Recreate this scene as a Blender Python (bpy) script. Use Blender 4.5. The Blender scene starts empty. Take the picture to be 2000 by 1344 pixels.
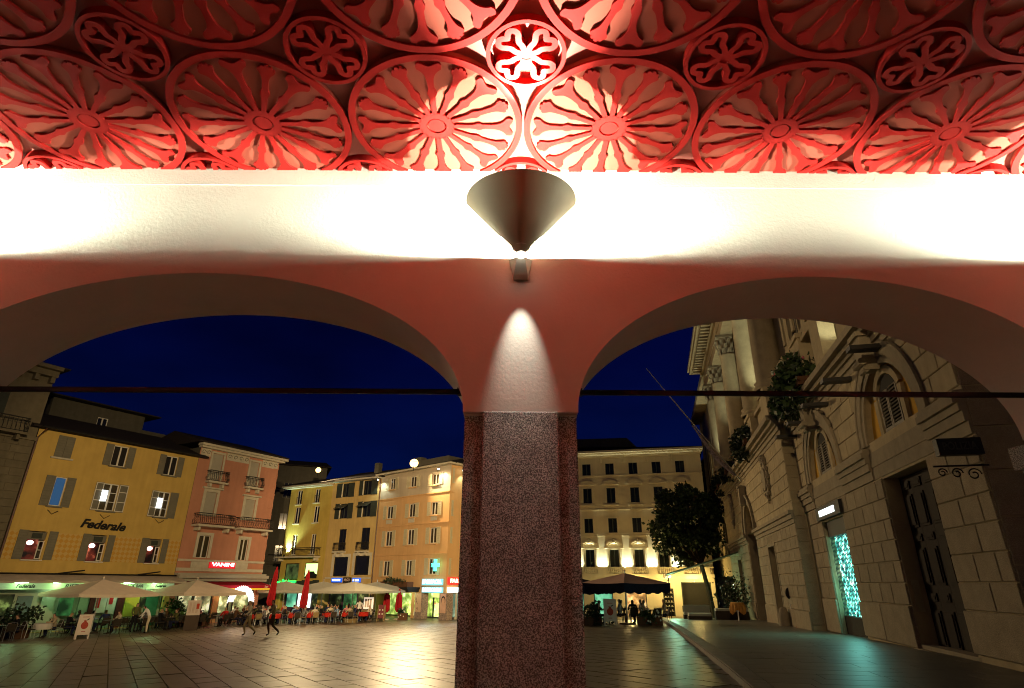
import bpy, bmesh, math, random
from math import sin, cos, tan, pi, radians as R, sqrt, atan2, floor
from mathutils import Matrix, Vector

# ------------------------------------------------------------------ camera, sky, exposure
scn = bpy.context.scene
col = scn.collection
scn.render.engine = 'CYCLES'
scn.cycles.use_denoising = True
scn.cycles.max_bounces = 8
scn.cycles.diffuse_bounces = 5
scn.cycles.glossy_bounces = 3
scn.cycles.sample_clamp_indirect = 6.0
scn.cycles.blur_glossy = 0.5
scn.cycles.pixel_filter_type = 'BLACKMAN_HARRIS'
scn.cycles.filter_width = 1.05
LF_1, LF_2, LF_3, LF_4, LF_5 = 5000, 15000, 30000, 98000, 2600
cam_d = bpy.data.cameras.new('camera')
cam = bpy.data.objects.new('camera', cam_d)
col.objects.link(cam)
cam_d.sensor_width = 36.0
cam_d.lens = 20.5
cam_d.clip_start = 0.05
cam_d.clip_end = 2000.0
tilt, roll = R(22.3), R(0.35)
r0, u0 = Vector((1, 0, 0)), Vector((0, -sin(tilt), cos(tilt)))
f0 = Vector((0, cos(tilt), sin(tilt)))
rr, uu = r0*cos(roll)+u0*sin(roll), u0*cos(roll)-r0*sin(roll)
cam.matrix_world = Matrix(((rr.x, uu.x, -f0.x, 0), (rr.y, uu.y, -f0.y, 0), (rr.z, uu.z, -f0.z, 3.0), (0, 0, 0, 1)))
scn.camera = cam
scn.view_settings.view_transform = 'Standard'
scn.view_settings.look = 'None'
scn.view_settings.exposure = 0.0
scn.view_settings.gamma = 1.0
scn.view_settings.use_curve_mapping = False

# deep blue night sky: the Nishita sky with the sun well down, tinted to the blue hour
world = bpy.data.worlds.new('World')
scn.world = world
world.use_nodes = True
wt = world.node_tree
wt.nodes.clear()
def wn(t): return wt.nodes.new(t)
sky = wn('ShaderNodeTexSky'); sky.sky_type = 'NISHITA'; sky.sun_disc = False
sky.sun_elevation = R(-4.0); sky.sun_rotation = R(200); sky.altitude = 300
wmul = wn('ShaderNodeMix'); wmul.data_type = 'RGBA'; wmul.blend_type = 'MULTIPLY'; wmul.inputs[0].default_value = 0.0
tc = wn('ShaderNodeTexCoord'); sep = wn('ShaderNodeSeparateXYZ')
ramp = wn('ShaderNodeValToRGB')
e = ramp.color_ramp.elements
e[0].position = 0.0; e[0].color = (0.0004, 0.0050, 0.044, 1)
e[1].position = 1.0; e[1].color = (0.0005, 0.0009, 0.012, 1)
m_ = ramp.color_ramp.elements.new(0.35); m_.color = (0.0004, 0.0014, 0.026, 1)
m2_ = ramp.color_ramp.elements.new(0.55); m2_.color = (0.0004, 0.0009, 0.013, 1)
cl = wn('ShaderNodeTexNoise'); cl.inputs['Scale'].default_value = 2.2; cl.inputs['Detail'].default_value = 4
mp = wn('ShaderNodeMapping'); mp.inputs['Scale'].default_value = (1, 1, 2.4)
mr = wn('ShaderNodeMapRange'); mr.inputs[1].default_value = 0.35; mr.inputs[2].default_value = 0.75; mr.inputs[3].default_value = 0.65; mr.inputs[4].default_value = 1.6
mixc = wn('ShaderNodeVectorMath'); mixc.operation = 'SCALE'
addn = wn('ShaderNodeVectorMath'); addn.operation = 'ADD'
scl = wn('ShaderNodeVectorMath'); scl.operation = 'MULTIPLY'; scl.inputs[1].default_value = (0.0004, 0.005, 0.018)
bg = wn('ShaderNodeBackground'); bg.inputs[1].default_value = 1.0
wo = wn('ShaderNodeOutputWorld')
L = wt.links.new
L(tc.outputs['Generated'], sep.inputs[0]); L(sep.outputs['Z'], ramp.inputs[0])
L(tc.outputs['Generated'], mp.inputs[0]); L(mp.outputs[0], cl.inputs['Vector']); L(cl.outputs[0], mr.inputs[0])
L(sky.outputs[0], scl.inputs[0]); L(ramp.outputs[0], addn.inputs[0]); L(scl.outputs[0], addn.inputs[1])
L(addn.outputs[0], mixc.inputs[0]); L(mr.outputs[0], mixc.inputs['Scale'])
L(mixc.outputs[0], bg.inputs[0]); L(bg.outputs[0], wo.inputs[0])

# ------------------------------------------------------------------ helpers
rnd = random.Random(7)

def mat(name, c, rough=0.8, spec=0.3, metal=0.0, var=0.12, vscale=3.0, bump=0.0, bscale=40.0, island=0.0, speck=None, streak=0.0):
    m = bpy.data.materials.new(name); m.use_nodes = True
    t = m.node_tree; n = t.nodes; b = n['Principled BSDF']
    b.inputs['Roughness'].default_value = rough; b.inputs['Metallic'].default_value = metal
    b.inputs['Specular IOR Level'].default_value = spec
    tcn = n.new('ShaderNodeNewGeometry')
    nz = n.new('ShaderNodeTexNoise'); nz.inputs['Scale'].default_value = vscale; nz.inputs['Detail'].default_value = 6; nz.inputs['Roughness'].default_value = 0.62
    t.links.new(tcn.outputs['Position'], nz.inputs['Vector'])
    rng = n.new('ShaderNodeMapRange'); rng.inputs[1].default_value = 0.3; rng.inputs[2].default_value = 0.7
    rng.inputs[3].default_value = 1-var; rng.inputs[4].default_value = 1+var
    t.links.new(nz.outputs[0], rng.inputs[0])
    val = rng.outputs[0]
    if streak:
        mp = n.new('ShaderNodeMapping'); mp.inputs['Scale'].default_value = (2.2, 2.2, 0.16)
        t.links.new(tcn.outputs['Position'], mp.inputs[0])
        n2 = n.new('ShaderNodeTexNoise'); n2.inputs['Scale'].default_value = 1.6; n2.inputs['Detail'].default_value = 5
        t.links.new(mp.outputs[0], n2.inputs['Vector'])
        r2 = n.new('ShaderNodeMapRange'); r2.inputs[1].default_value = .35; r2.inputs[2].default_value = .7; r2.inputs[3].default_value = 1-streak; r2.inputs[4].default_value = 1+streak*.4
        t.links.new(n2.outputs[0], r2.inputs[0])
        mm = n.new('ShaderNodeMath'); mm.operation = 'MULTIPLY'; t.links.new(val, mm.inputs[0]); t.links.new(r2.outputs[0], mm.inputs[1]); val = mm.outputs[0]
    if island:
        oi = n.new('ShaderNodeObjectInfo')
        ad = n.new('ShaderNodeMath'); ad.operation = 'ADD'
        t.links.new(tcn.outputs['Random Per Island'], ad.inputs[0]); t.links.new(oi.outputs['Random'], ad.inputs[1])
        fr = n.new('ShaderNodeMath'); fr.operation = 'FRACT'; t.links.new(ad.outputs[0], fr.inputs[0])
        r3 = n.new('ShaderNodeMapRange'); r3.inputs[3].default_value = 1-island; r3.inputs[4].default_value = 1+island
        t.links.new(fr.outputs[0], r3.inputs[0])
        mm = n.new('ShaderNodeMath'); mm.operation = 'MULTIPLY'; t.links.new(val, mm.inputs[0]); t.links.new(r3.outputs[0], mm.inputs[1]); val = mm.outputs[0]
    vm = n.new('ShaderNodeVectorMath'); vm.operation = 'SCALE'; vm.inputs[0].default_value = c
    t.links.new(val, vm.inputs['Scale'])
    out = vm.outputs[0]
    if speck:
        sc, amt, dark = speck
        vo = n.new('ShaderNodeTexNoise'); vo.inputs['Scale'].default_value = sc; vo.inputs['Detail'].default_value = 2
        t.links.new(tcn.outputs['Position'], vo.inputs['Vector'])
        cr = n.new('ShaderNodeValToRGB'); cr.color_ramp.elements[0].position = 0.42; cr.color_ramp.elements[1].position = 0.60
        cr.color_ramp.elements[0].color = (dark, dark, dark, 1); cr.color_ramp.elements[1].color = (amt, amt, amt, 1)
        t.links.new(vo.outputs[0], cr.inputs[0])
        mv = n.new('ShaderNodeVectorMath'); mv.operation = 'MULTIPLY'
        t.links.new(out, mv.inputs[0]); t.links.new(cr.outputs[0], mv.inputs[1]); out = mv.outputs[0]
    t.links.new(out, b.inputs['Base Color'])
    if bump:
        bn = n.new('ShaderNodeTexNoise'); bn.inputs['Scale'].default_value = bscale; bn.inputs['Detail'].default_value = 4
        t.links.new(tcn.outputs['Position'], bn.inputs['Vector'])
        bp = n.new('ShaderNodeBump'); bp.inputs['Strength'].default_value = bump; bp.inputs['Distance'].default_value = 0.02
        t.links.new(bn.outputs[0], bp.inputs['Height']); t.links.new(bp.outputs[0], b.inputs['Normal'])
    return m

def emit(name, c, s, tex=None):
    m = bpy.data.materials.new(name); m.use_nodes = True
    t = m.node_tree; n = t.nodes; b = n['Principled BSDF']
    b.inputs['Base Color'].default_value = (c[0]*.5, c[1]*.5, c[2]*.5, 1)
    b.inputs['Emission Color'].default_value = (*c, 1); b.inputs['Emission Strength'].default_value = s
    if tex:
        g = n.new('ShaderNodeNewGeometry'); nz = n.new('ShaderNodeTexNoise'); nz.inputs['Scale'].default_value = tex[0]; nz.inputs['Detail'].default_value = 3
        t.links.new(g.outputs['Position'], nz.inputs['Vector'])
        cr = n.new('ShaderNodeValToRGB')
        cols = tex[1]
        while len(cr.color_ramp.elements) < len(cols): cr.color_ramp.elements.new(0.5)
        for i, (p, cc) in enumerate(cols):
            cr.color_ramp.elements[i].position = p; cr.color_ramp.elements[i].color = (*cc, 1)
        t.links.new(nz.outputs[0], cr.inputs[0]); t.links.new(cr.outputs[0], b.inputs['Emission Color']); t.links.new(cr.outputs[0], b.inputs['Base Color'])
    return m

class MB:
    """collects shapes and links them as one mesh object"""
    def __init__(s, M=None):
        s.v = []; s.f = []; s.M = M
    def add(s, vs, fs):
        o = len(s.v)
        s.v += [tuple(s.M @ Vector(p)) for p in vs] if s.M else [tuple(p) for p in vs]
        s.f += [tuple(i+o for i in f) for f in fs]
        return s
    def box(s, x0, x1, y0, y1, z0, z1):
        if x0 > x1: x0, x1 = x1, x0
        if y0 > y1: y0, y1 = y1, y0
        if z0 > z1: z0, z1 = z1, z0
        return s.add([(x0,y0,z0),(x1,y0,z0),(x1,y1,z0),(x0,y1,z0),(x0,y0,z1),(x1,y0,z1),(x1,y1,z1),(x0,y1,z1)],
              [(0,3,2,1),(4,5,6,7),(0,1,5,4),(1,2,6,5),(2,3,7,6),(3,0,4,7)])
    def cham(s, x0, x1, y0, y1, z0, z1, c):   # box whose front face (y0) has chamfered edges
        return s.add([(x0,y1,z0),(x1,y1,z0),(x1,y1,z1),(x0,y1,z1),(x0,y0+c,z0),(x1,y0+c,z0),(x1,y0+c,z1),(x0,y0+c,z1),
               (x0+c,y0,z0+c),(x1-c,y0,z0+c),(x1-c,y0,z1-c),(x0+c,y0,z1-c)],
              [(0,1,5,4),(1,2,6,5),(2,3,7,6),(3,0,4,7),(4,5,9,8),(5,6,10,9),(6,7,11,10),(7,4,8,11),(8,9,10,11)])
    def quad(s, a, b, c, d): return s.add([a,b,c,d], [(0,1,2,3)])
    def prism(s, pts, h, ax='y', base=0.0, cap0=True, cap1=True):
        """outline pts (a,b) extruded along ax from base to base+h"""
        n = len(pts)
        if ax == 'y': f = lambda a, b, k: (a, base+k, b)
        elif ax == 'z': f = lambda a, b, k: (a, b, base+k)
        else: f = lambda a, b, k: (base+k, a, b)
        vs = [f(a,b,0) for a,b in pts]+[f(a,b,h) for a,b in pts]
        fs = [(i,(i+1)%n,n+(i+1)%n,n+i) for i in range(n)]
        if cap0: fs.append(tuple(range(n-1,-1,-1)))
        if cap1: fs.append(tuple(range(n,2*n)))
        return s.add(vs, fs)
    def tube(s, pts, r, n=6, caps=True):
        pts = [Vector(p) for p in pts]; m = len(pts)
        rs = r if isinstance(r, (list, tuple)) else [r]*m
        vs = []
        for i, p in enumerate(pts):
            t = (pts[min(i+1,m-1)]-pts[max(i-1,0)])
            t = t.normalized() if t.length > 1e-9 else Vector((0,0,1))
            a = t.orthogonal().normalized() if abs(t.z) > .99 else t.cross(Vector((0,0,1))).normalized()
            b = t.cross(a)
            for k in range(n):
                w = 2*pi*k/n
                vs.append(p+a*(rs[i]*cos(w))+b*(rs[i]*sin(w)))
        fs = [(i*n+k, i*n+(k+1)%n, (i+1)*n+(k+1)%n, (i+1)*n+k) for i in range(m-1) for k in range(n)]
        if caps: fs += [tuple(range(n-1,-1,-1)), tuple(range((m-1)*n, m*n))]
        return s.add(vs, fs)
    def lathe(s, prof, n=16, c=(0,0,0), a0=0.0, a1=2*pi):
        full = abs(a1-a0-2*pi) < 1e-6; k = n if full else n+1
        vs = []
        for r, z in prof:
            for i in range(k):
                w = a0+(a1-a0)*i/n
                vs.append((c[0]+r*cos(w), c[1]+r*sin(w), c[2]+z))
        fs = []
        for j in range(len(prof)-1):
            for i in range(n):
                q = (i+1) % k
                fs.append((j*k+i, j*k+q, (j+1)*k+q, (j+1)*k+i))
        return s.add(vs, fs)
    def ball(s, c, r, n=8, sz=1.0):
        pr = [(max(1e-4, r*sin(pi*i/n)), -r*sz*cos(pi*i/n)) for i in range(n+1)]
        return s.lathe(pr, n+2, c)
    def build(s, name, m, parent=None, smooth=False, loc=None, rot=None):
        me = bpy.data.meshes.new(name)
        me.from_pydata(s.v, [], s.f); me.update()
        if smooth:
            for p in me.polygons: p.use_smooth = True
        if m is not None: me.materials.append(m)
        return link(name, me, parent, loc, rot)

def link(name, data, parent=None, loc=None, rot=None):
    o = bpy.data.objects.new(name, data); col.objects.link(o)
    if parent: o.parent = parent
    if loc: o.location = loc
    if rot: o.rotation_euler = rot
    return o

def thing(name, label, cat, loc=(0,0,0), rotz=0.0, group=None, data=None):
    o = bpy.data.objects.new(name, data); col.objects.link(o)
    o.location = loc; o.rotation_euler = (0, 0, rotz)
    return tag(o, label, cat, group)
def tag(o, label, cat, group=None):
    o['label'] = label; o['category'] = cat
    if group: o['group'] = group
    return o
def struct(o): o['kind'] = 'structure'; return o
def stuff(o): o['kind'] = 'stuff'; return o

kids = {}
def copy_tree(o, loc, rotz, label=None, group=None):
    r = o.copy(); col.objects.link(r); r.location = loc; r.rotation_euler = (0, 0, rotz)
    if label: r['label'] = label
    if group: r['group'] = group
    def rec(a, b):
        for ch in list(a.children):
            c = ch.copy(); col.objects.link(c); c.parent = b
            rec(ch, c)
    rec(o, r)
    return r

def text(name, s, size, m, parent=None, loc=(0,0,0), rot=(pi/2,0,0), ext=0.01, off=0.0, shear=0.0, width=None, label=None):
    cu = bpy.data.curves.new(name, 'FONT'); cu.body = s; cu.size = size; cu.extrude = ext; cu.offset = off; cu.shear = shear
    cu.align_x = 'CENTER'; cu.align_y = 'CENTER'; cu.resolution_u = 3
    cu.materials.append(m)
    tmp = bpy.data.objects.new(name, cu); col.objects.link(tmp)
    dg = bpy.context.evaluated_depsgraph_get(); dg.update()
    me = bpy.data.meshes.new_from_object(tmp.evaluated_get(dg))
    bpy.data.objects.remove(tmp); bpy.data.curves.remove(cu)
    me.name = name
    if not me.materials: me.materials.append(m)
    if width:
        w = max(v.co.x for v in me.vertices)-min(v.co.x for v in me.vertices)
        for v in me.vertices: v.co.x *= width/w
    o = link(name, me, parent, loc, rot)
    return o

def lamp(name, kind, loc, energy, color, parent=None, radius=0.05, aim=None, size=None, blend=0.2, sx=None, sy=None):
    d = bpy.data.lights.new(name, kind); d.energy = energy; d.color = color
    if kind in ('POINT', 'SPOT'): d.shadow_soft_size = radius
    if kind == 'SPOT': d.spot_size = size; d.spot_blend = blend
    if kind == 'AREA': d.shape = 'RECTANGLE'; d.size = sx; d.size_y = sy
    o = bpy.data.objects.new(name, d); col.objects.link(o)
    if parent: o.parent = parent
    o.location = loc
    if aim is not None:
        o.rotation_euler = Vector(aim).to_track_quat('-Z', 'Y').to_euler()
    return o

# height of the square: it falls away from the arcade towards the far houses
def gz(x, y):
    return min(1.35, max(0.0, 1.48+.03*min(x, 6)-.02*y-.0006*max(0, y-30)**2))

# ------------------------------------------------------------------ materials
PLASTER = mat('plaster', (.74,.69,.60), .9, .15, var=.05, vscale=1.7, bump=.12, bscale=45)
SOFFIT = PLASTER
BACKB = mat('backing_board', (.27,.056,.036), .8, .06, var=.03, vscale=3)
CEIL = mat('ceiling_paint', (.24,.062,.046), .75, .2, var=.03, vscale=2)
RED = mat('red_paint', (.27,.009,.007), .75, .06, var=.04, vscale=5)
GRANITE = mat('granite', (.45,.49,.45), .75, .3, var=.22, vscale=5, bump=.8, bscale=130, speck=(105, 1.4, .30))
IRON = mat('black_iron', (.012,.011,.010), .6, .3, var=.2)
LAMPSHELL = mat('lamp_bronze', (.25,.19,.115), .55, .4, var=.04)
LAMPCREAM = mat('lamp_cream', (.55,.5,.4), .6, .3, var=.03)
PAVE = mat('square_stone', (.125,.092,.050), .36, .5, var=.25, vscale=2.5, island=.17, bump=.25, bscale=25)
MORTAR = mat('joint_mortar', (.10,.085,.062), .85, .2, var=.25)
SIDEST = mat('pavement_stone', (.13,.115,.088), .40, .5, var=.2, vscale=3, island=.14, bump=.2, bscale=25)
KERBST = mat('kerb_granite', (.19,.16,.115), .6, .3, var=.2, vscale=4, island=.12, bump=.2)
BACKW = mat('inner_wall_plaster', (.40,.33,.27), .9, .15, var=.05, vscale=4)

# ------------------------------------------------------------------ the square
def far_grid():
    b = MB()
    xs = [-400,-150,-80,-60,-50]+[-45+2.5*i for i in range(33)]+[45,60,100,200,400]
    ys = [-60,-20,0]+[2.5*i for i in range(1,31)]+[85,110,160,300,600]
    n = len(xs)
    vs = [(x,y,gz(x,y)-.012) for y in ys for x in xs]
    fs = [(j*n+i,j*n+i+1,(j+1)*n+i+1,(j+1)*n+i) for j in range(len(ys)-1) for i in range(n-1)]
    b.add(vs, fs)
    return b
square = struct(far_grid().build('square_ground', MORTAR))

KP, KD = Vector((3.55, 9.0)), Vector((cos(R(79.2)), sin(R(79.2))))     # kerb line
FP, FD = Vector((10.208, 14.3144)), Vector((cos(R(77)), sin(R(77))))   # front of the town hall
def kerb_x(y): return KP.x+(y-KP.y)*KD.x/KD.y
def front_x(y): return FP.x+(y-FP.y)*FD.x/FD.y

def paving():
    a = R(-58); U = Vector((cos(a), sin(a))); V = Vector((-sin(a), cos(a)))
    sw, sl = .52, 1.05
    cells = []
    for i in range(-75, 75):
        off = ((i*0.37) % 1)*sl
        for j in range(-75, 75):
            c = U*((j+.5)*sl+off)+V*((i+.5)*sw)+Vector((-8, 32))
            if not (6.6 < c.y < 66 and -33 < c.x < 20): continue
            if c.x > kerb_x(c.y)+.7 and c.y < 52: continue
            # inside the field of view only
            d = c.y*cos(tilt)
            px = 1000+1139*c.x/(d*.86)
            if not -220 < px < 2150: continue
            if c.y < 8: continue
            cells.append((c.length, c))
    cells.sort(key=lambda t: t[0])
    big = MB()
    for k, (dist, c) in enumerate(cells):
        gap = .010+.005*rnd.random()
        hx, hy = sl/2-gap, sw/2-gap
        cs = []
        tz = rnd.uniform(-.003, .003)
        for sx, sy in ((-1,-1),(1,-1),(1,1),(-1,1)):
            p = c+U*(sx*hx)+V*(sy*hy)
            cs.append((p.x, p.y, gz(p.x, p.y)+tz+rnd.uniform(-.0035, .0035)))
        lo = [(p[0], p[1], p[2]-.02) for p in cs]
        fs = [(0,1,2,3)]+[(q, q+4, (q+1)%4+4, (q+1)%4) for q in range(4)]
        fs = [(0,1,2,3),(0,4,5,1),(1,5,6,2),(2,6,7,3),(3,7,4,0)]
        if k < 290: MB().add(cs+lo, fs).build('paving_slab', PAVE, square)
        else: big.add(cs+lo, fs)
    stuff(big.build('paving_slabs', PAVE, square))
paving()

# raised pavement along the town hall, with its kerb
def pavement():
    b = MB(); ys = [6+1.5*i for i in range(35)]
    vs = []
    for y in ys:
        for t in (0, .5, 1):
            x = kerb_x(y)*(1-t)+(front_x(y)+.8)*t
            vs.append((x, y, gz(x, y)+.115))
    n = 3
    b.add(vs, [(j*n+i, j*n+i+1, (j+1)*n+i+1, (j+1)*n+i) for j in range(len(ys)-1) for i in range(2)])
    root = struct(b.build('pavement', MORTAR))
    N = Vector((KD.y, -KD.x))
    # kerb stones
    t = -3.0
    while t < 44:
        l = rnd.uniform(1.3, 2.0)
        p0, p1 = KP+KD*(t+.008), KP+KD*(t+l-.008)
        q = []
        for p, o in ((p0,0),(p1,0),(p1,.34),(p0,.34)):
            w = p+N*o; q.append((w.x, w.y, gz(w.x, w.y)))
        top = [(x, y, z+.135) for x, y, z in q]
        top[0] = (top[0][0]+N.x*.02, top[0][1]+N.y*.02, top[0][2]); top[1] = (top[1][0]+N.x*.02, top[1][1]+N.y*.02, top[1][2])
        low = [(x, y, z-.05) for x, y, z in q]
        MB().add(top+low, [(0,1,2,3),(0,4,5,1),(1,5,6,2),(2,6,7,3),(3,7,4,0)]).build('kerb_stone', KERBST, root)
        t += l
    # slabs: long strips laid across the pavement
    rest = MB(); cnt = 0
    t = -2.0
    while t < 42:
        w = .62
        s = .36; base = KP+KD*t
        width = 12
        first = rnd.uniform(.5, 1.5)
        while s < 11:
            l = first if s < .4 else rnd.uniform(1.1, 1.9)
            q = []
            for a, o in ((.006, s+.006),(w-.006, s+.006),(w-.006, s+l-.006),(.006, s+l-.006)):
                p = KP+KD*(t+a)+N*o
                q.append((p.x, p.y, gz(p.x, p.y)+.128+rnd.uniform(-.001,.001)))
            c = KP+KD*(t+w/2)+N*(s+l/2)
            s += l
            if c.x > front_x(c.y)+.9 or c.y < 10: continue
            m = MB().add(q+[(x,y,z-.02) for x,y,z in q], [(0,1,2,3),(0,4,5,1),(1,5,6,2),(2,6,7,3),(3,7,4,0)])
            if cnt < 190: m.build('pavement_slab', SIDEST, root)
            else: rest.add(m.v, m.f)
            cnt += 1
        t += w
    if rest.v: stuff(rest.build('pavement_slabs', SIDEST, root))
pavement()

# ------------------------------------------------------------------ the arcade we stand in
YF, YB = 4.41, 5.26       # room side and square side of the arcade wall
ZS, ZC = 4.235, 6.60      # springing and ceiling heights
ARCHES = [(-2.66, 2.28), (2.60, 2.08), (-8.12, 2.28), (7.66, 2.08)]
def arcade_wall():
    b = MB(); rise = 1.215
    segs = []
    xs = sorted([(c-h, c+h, c, h) for c, h in ARCHES])
    x = -11.2
    for x0, x1, c, h in xs:
        segs.append((x, x0, None)); segs.append((x0, x1, (c, h))); x = x1
    segs.append((x, 10.6, None))
    for x0, x1, a in segs:
        if a is None:
            b.add([(x0,YF,ZS),(x1,YF,ZS),(x1,YF,7.2),(x0,YF,7.2),(x0,YB,ZS),(x1,YB,ZS),(x1,YB,12),(x0,YB,12)],
                  [(0,1,2,3),(5,4,7,6),(0,4,5,1)])
            continue
        c, h = a; n = 72; vs = []
        for i in range(n+1):
            w = pi-pi*i/n
            xx, zz = c+h*cos(w), ZS+rise*sin(w)
            if i in (0, n): zz = ZS
            vs += [(xx,YF,zz),(xx,YF,7.2),(xx,YB,zz),(xx,YB,12)]
        fs = []
        for i in range(n):
            p, q = 4*i, 4*i+4
            fs += [(p,q,q+1,p+1),(q+2,p+2,p+3,q+3),(p+2,q+2,q,p)]
        b.add(vs, fs)
    r = thing('arcade_wall', 'pale plastered wall with two wide arches under the red ceiling', 'wall', (0,0,0))
    w = b.build('wall', PLASTER, r)
    MB().box(-11, 10.4, YF-.006, YF+.05, 6.37, 6.72).build('plaster_band', PLASTER, r)
    for z0, z1 in ():
        pass
    return r
arcade = arcade_wall()
struct(MB().box(-11.2, 10.6, YF+.02, YB-.02, 7.2, 7.4).box(-11.2, 10.6, -3.2, YF+.03, 6.9, 7.2).build('upper_floor_slab', BACKW))
struct(MB().box(-11.2, 10.6, -3.2, 6.2, 1.1, 1.36).build('arcade_floor', mat('arcade_paving', (.42,.38,.33), .5, .3, var=.1, vscale=3)))
struct(MB().box(-11.2, 10.6, -3.4, -3.0, 1.36, 6.9).build('rear_wall', BACKW))

# piers: granite shafts in a plaster and stone arcade
def pier(x, w, label, impost=False):
    r = thing('granite_pier', label, 'pillar', (x, 0, gz(x, 5)-.3), 0, 'granite piers of the arcade')
    z0 = r.location.z
    hw = w/2
    MB().cham(-.295, .295, YF-.012, YF+.2, 0, ZS+.005-z0, .012).build('shaft', GRANITE, r)
    for s in (-1, 1):
        MB().box(s*.300, s*(hw-.012), YF+.045, YB-.04, 0, ZS-.02-z0).build('side_pilaster', GRANITE, r)
    MB().box(-.27, .27, YF+.2, YB-.012, 0, ZS-z0).build('rear_shaft', GRANITE, r)
    MB().box(-hw+.004, hw-.004, YF+.06, YB-.05, ZS-.02-z0, ZS-.002-z0).build('bed_joint', PLASTER, r)
    if impost:
        MB().box(-hw-.09, hw+.09, YB-.35, YB+.09, ZS-.26-z0, ZS-.06-z0).box(-hw-.05, hw+.05, YB-.31, YB+.05, ZS-.34-z0, ZS-.262-z0).build('impost', GRANITE, r)
pier(.07, .90, 'speckled granite pillar under the wall lamp between the two arches')
pier(5.13, .90, 'granite pillar with a stone impost at the right end of the right arch', True)
pier(-5.39, .90, 'granite pillar carrying the left end of the left arch')

def rod(x0, x1, label):
    r = thing('tie_rod', label, 'tie rod', (x0, 4.83, 4.53), 0, 'iron tie rods across the arches')
    MB().box(0, x1-x0, -.012, .012, -.022, .022).build('bar', IRON, r)
    MB().box(-.02, .03, -.03, .03, -.03, .03).build('anchor', IRON, r); MB().box(x1-x0-.03, x1-x0+.02, -.03, .03, -.03, .03).build('anchor', IRON, r)
rod(-4.86, -.44, 'thin black iron tie rod across the left arch')
rod(.58, 4.62, 'thin black iron tie rod across the right arch')

# ------------------------------------------------------------------ red openwork ceiling
ceiling = struct(MB().box(-11.2, 10.6, -3.1, YF+.02, ZC+.002, ZC+.12).build('ceiling', CEIL))
RO = .718; PB, PL = .042, .020      # medallion radius, thickness of the backing board and of the cut-out panels on it
def annulus(b, r0, r1, h, n=64):
    vs = []
    for i in range(n):
        w = 2*pi*i/n; c, s = cos(w), sin(w)
        vs += [(r0*c,r0*s,0),(r1*c,r1*s,0),(r0*c,r0*s,-h),(r1*c,r1*s,-h)]
    fs = []
    for i in range(n):
        p, q = 4*i, 4*((i+1) % n)
        fs += [(p+2,p+3,q+3,q+2),(p+3,p+1,q+1,q+3),(p,p+2,q+2,q),(p,q,q+1,p+1)]
    b.add(vs, fs)
def plate(b, outline, h=None):
    h = h or PL
    return plate_(b, outline, h)
def plate_(b, outline, h):
    """outline in (x, y) hanging below z=0"""
    n = len(outline)
    ar = sum(outline[i][0]*outline[(i+1)%n][1]-outline[(i+1)%n][0]*outline[i][1] for i in range(n))
    if ar < 0: outline = outline[::-1]
    vs = [(x,y,0) for x,y in outline]+[(x,y,-h) for x,y in outline]
    fs = [(i,(i+1)%n,n+(i+1)%n,n+i) for i in range(n)]
    fs = [(f[0],f[3],f[2],f[1]) for f in fs]
    fs.append(tuple(range(2*n-1, n-1, -1)))
    b.add(vs, fs)
def smooth_half(pts, sub=5):
    out = []
    for i in range(len(pts)-1):
        p0, p1, p2, p3 = pts[max(i-1,0)], pts[i], pts[i+1], pts[min(i+2,len(pts)-1)]
        for k in range(sub):
            t = k/sub
            out.append(tuple(.5*((2*p1[a])+(-p0[a]+p2[a])*t+(2*p0[a]-5*p1[a]+4*p2[a]-p3[a])*t*t+(-p0[a]+3*p1[a]-3*p2[a]+p3[a])*t**3) for a in (0,1)))
    out.append(pts[-1]); return out
def spoke_mesh(kind):
    # (distance from the hub centre, half width), in units of the medallion radius
    if kind == 'bell':
        side = smooth_half([(.185,.026),(.30,.028),(.42,.031),(.46,.044),(.49,.052),(.52,.045),(.55,.033),(.61,.033),(.69,.040),(.75,.062),(.79,.096),(.812,.128)])
        end = smooth_half([(.812,.128),(.855,.134),(.888,.112),(.880,.074),(.858,.034),(.850,0)])
    else:
        side = smooth_half([(.185,.026),(.30,.028),(.42,.030),(.46,.042),(.49,.050),(.52,.043),(.55,.032),(.61,.031),(.70,.035),(.755,.050),(.79,.074)])
        end = smooth_half([(.79,.074),(.818,.090),(.842,.082),(.848,.062)])+smooth_half([(.848,.062),(.872,.060),(.882,.040),(.868,.024)])+smooth_half([(.868,.024),(.893,.018),(.899,0)])
    half = side+end[1:]
    o = [(r*RO, w*RO) for r, w in half]+[(r*RO, -w*RO) for r, w in half[::-1][1:]]
    cl = []
    for p in o:
        if not cl or (Vector(p)-Vector(cl[-1])).length > 1e-4: cl.append(p)
    b = MB(Matrix.Translation((0,0,-PB))); plate(b, cl)
    return b
def mesh_of(b, name, m):
    o = b.build(name, m); me = o.data; bpy.data.objects.remove(o); return me
bell_me = mesh_of(spoke_mesh('bell'), 'spoke', RED)
tref_me = mesh_of(spoke_mesh('trefoil'), 'spoke', RED)
b = MB(); b.lathe([(RO-.006,0),(RO-.006,-PB),(.001,-PB)], 72); back_me = mesh_of(b, 'medallion', BACKB)
b = MB(Matrix.Translation((0,0,-PB))); annulus(b, RO*.925, RO, PL); ring_me = mesh_of(b, 'ring', RED)
b = MB(Matrix.Translation((0,0,-PB))); annulus(b, RO*.115, RO*.205, PL, 40); hub_me = mesh_of(b, 'hub', RED)
b = MB(Matrix.Translation((0,0,-PB))); annulus(b, .001, RO*.098, PL-.006, 32); boss_me = mesh_of(b, 'boss', RED)
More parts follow.
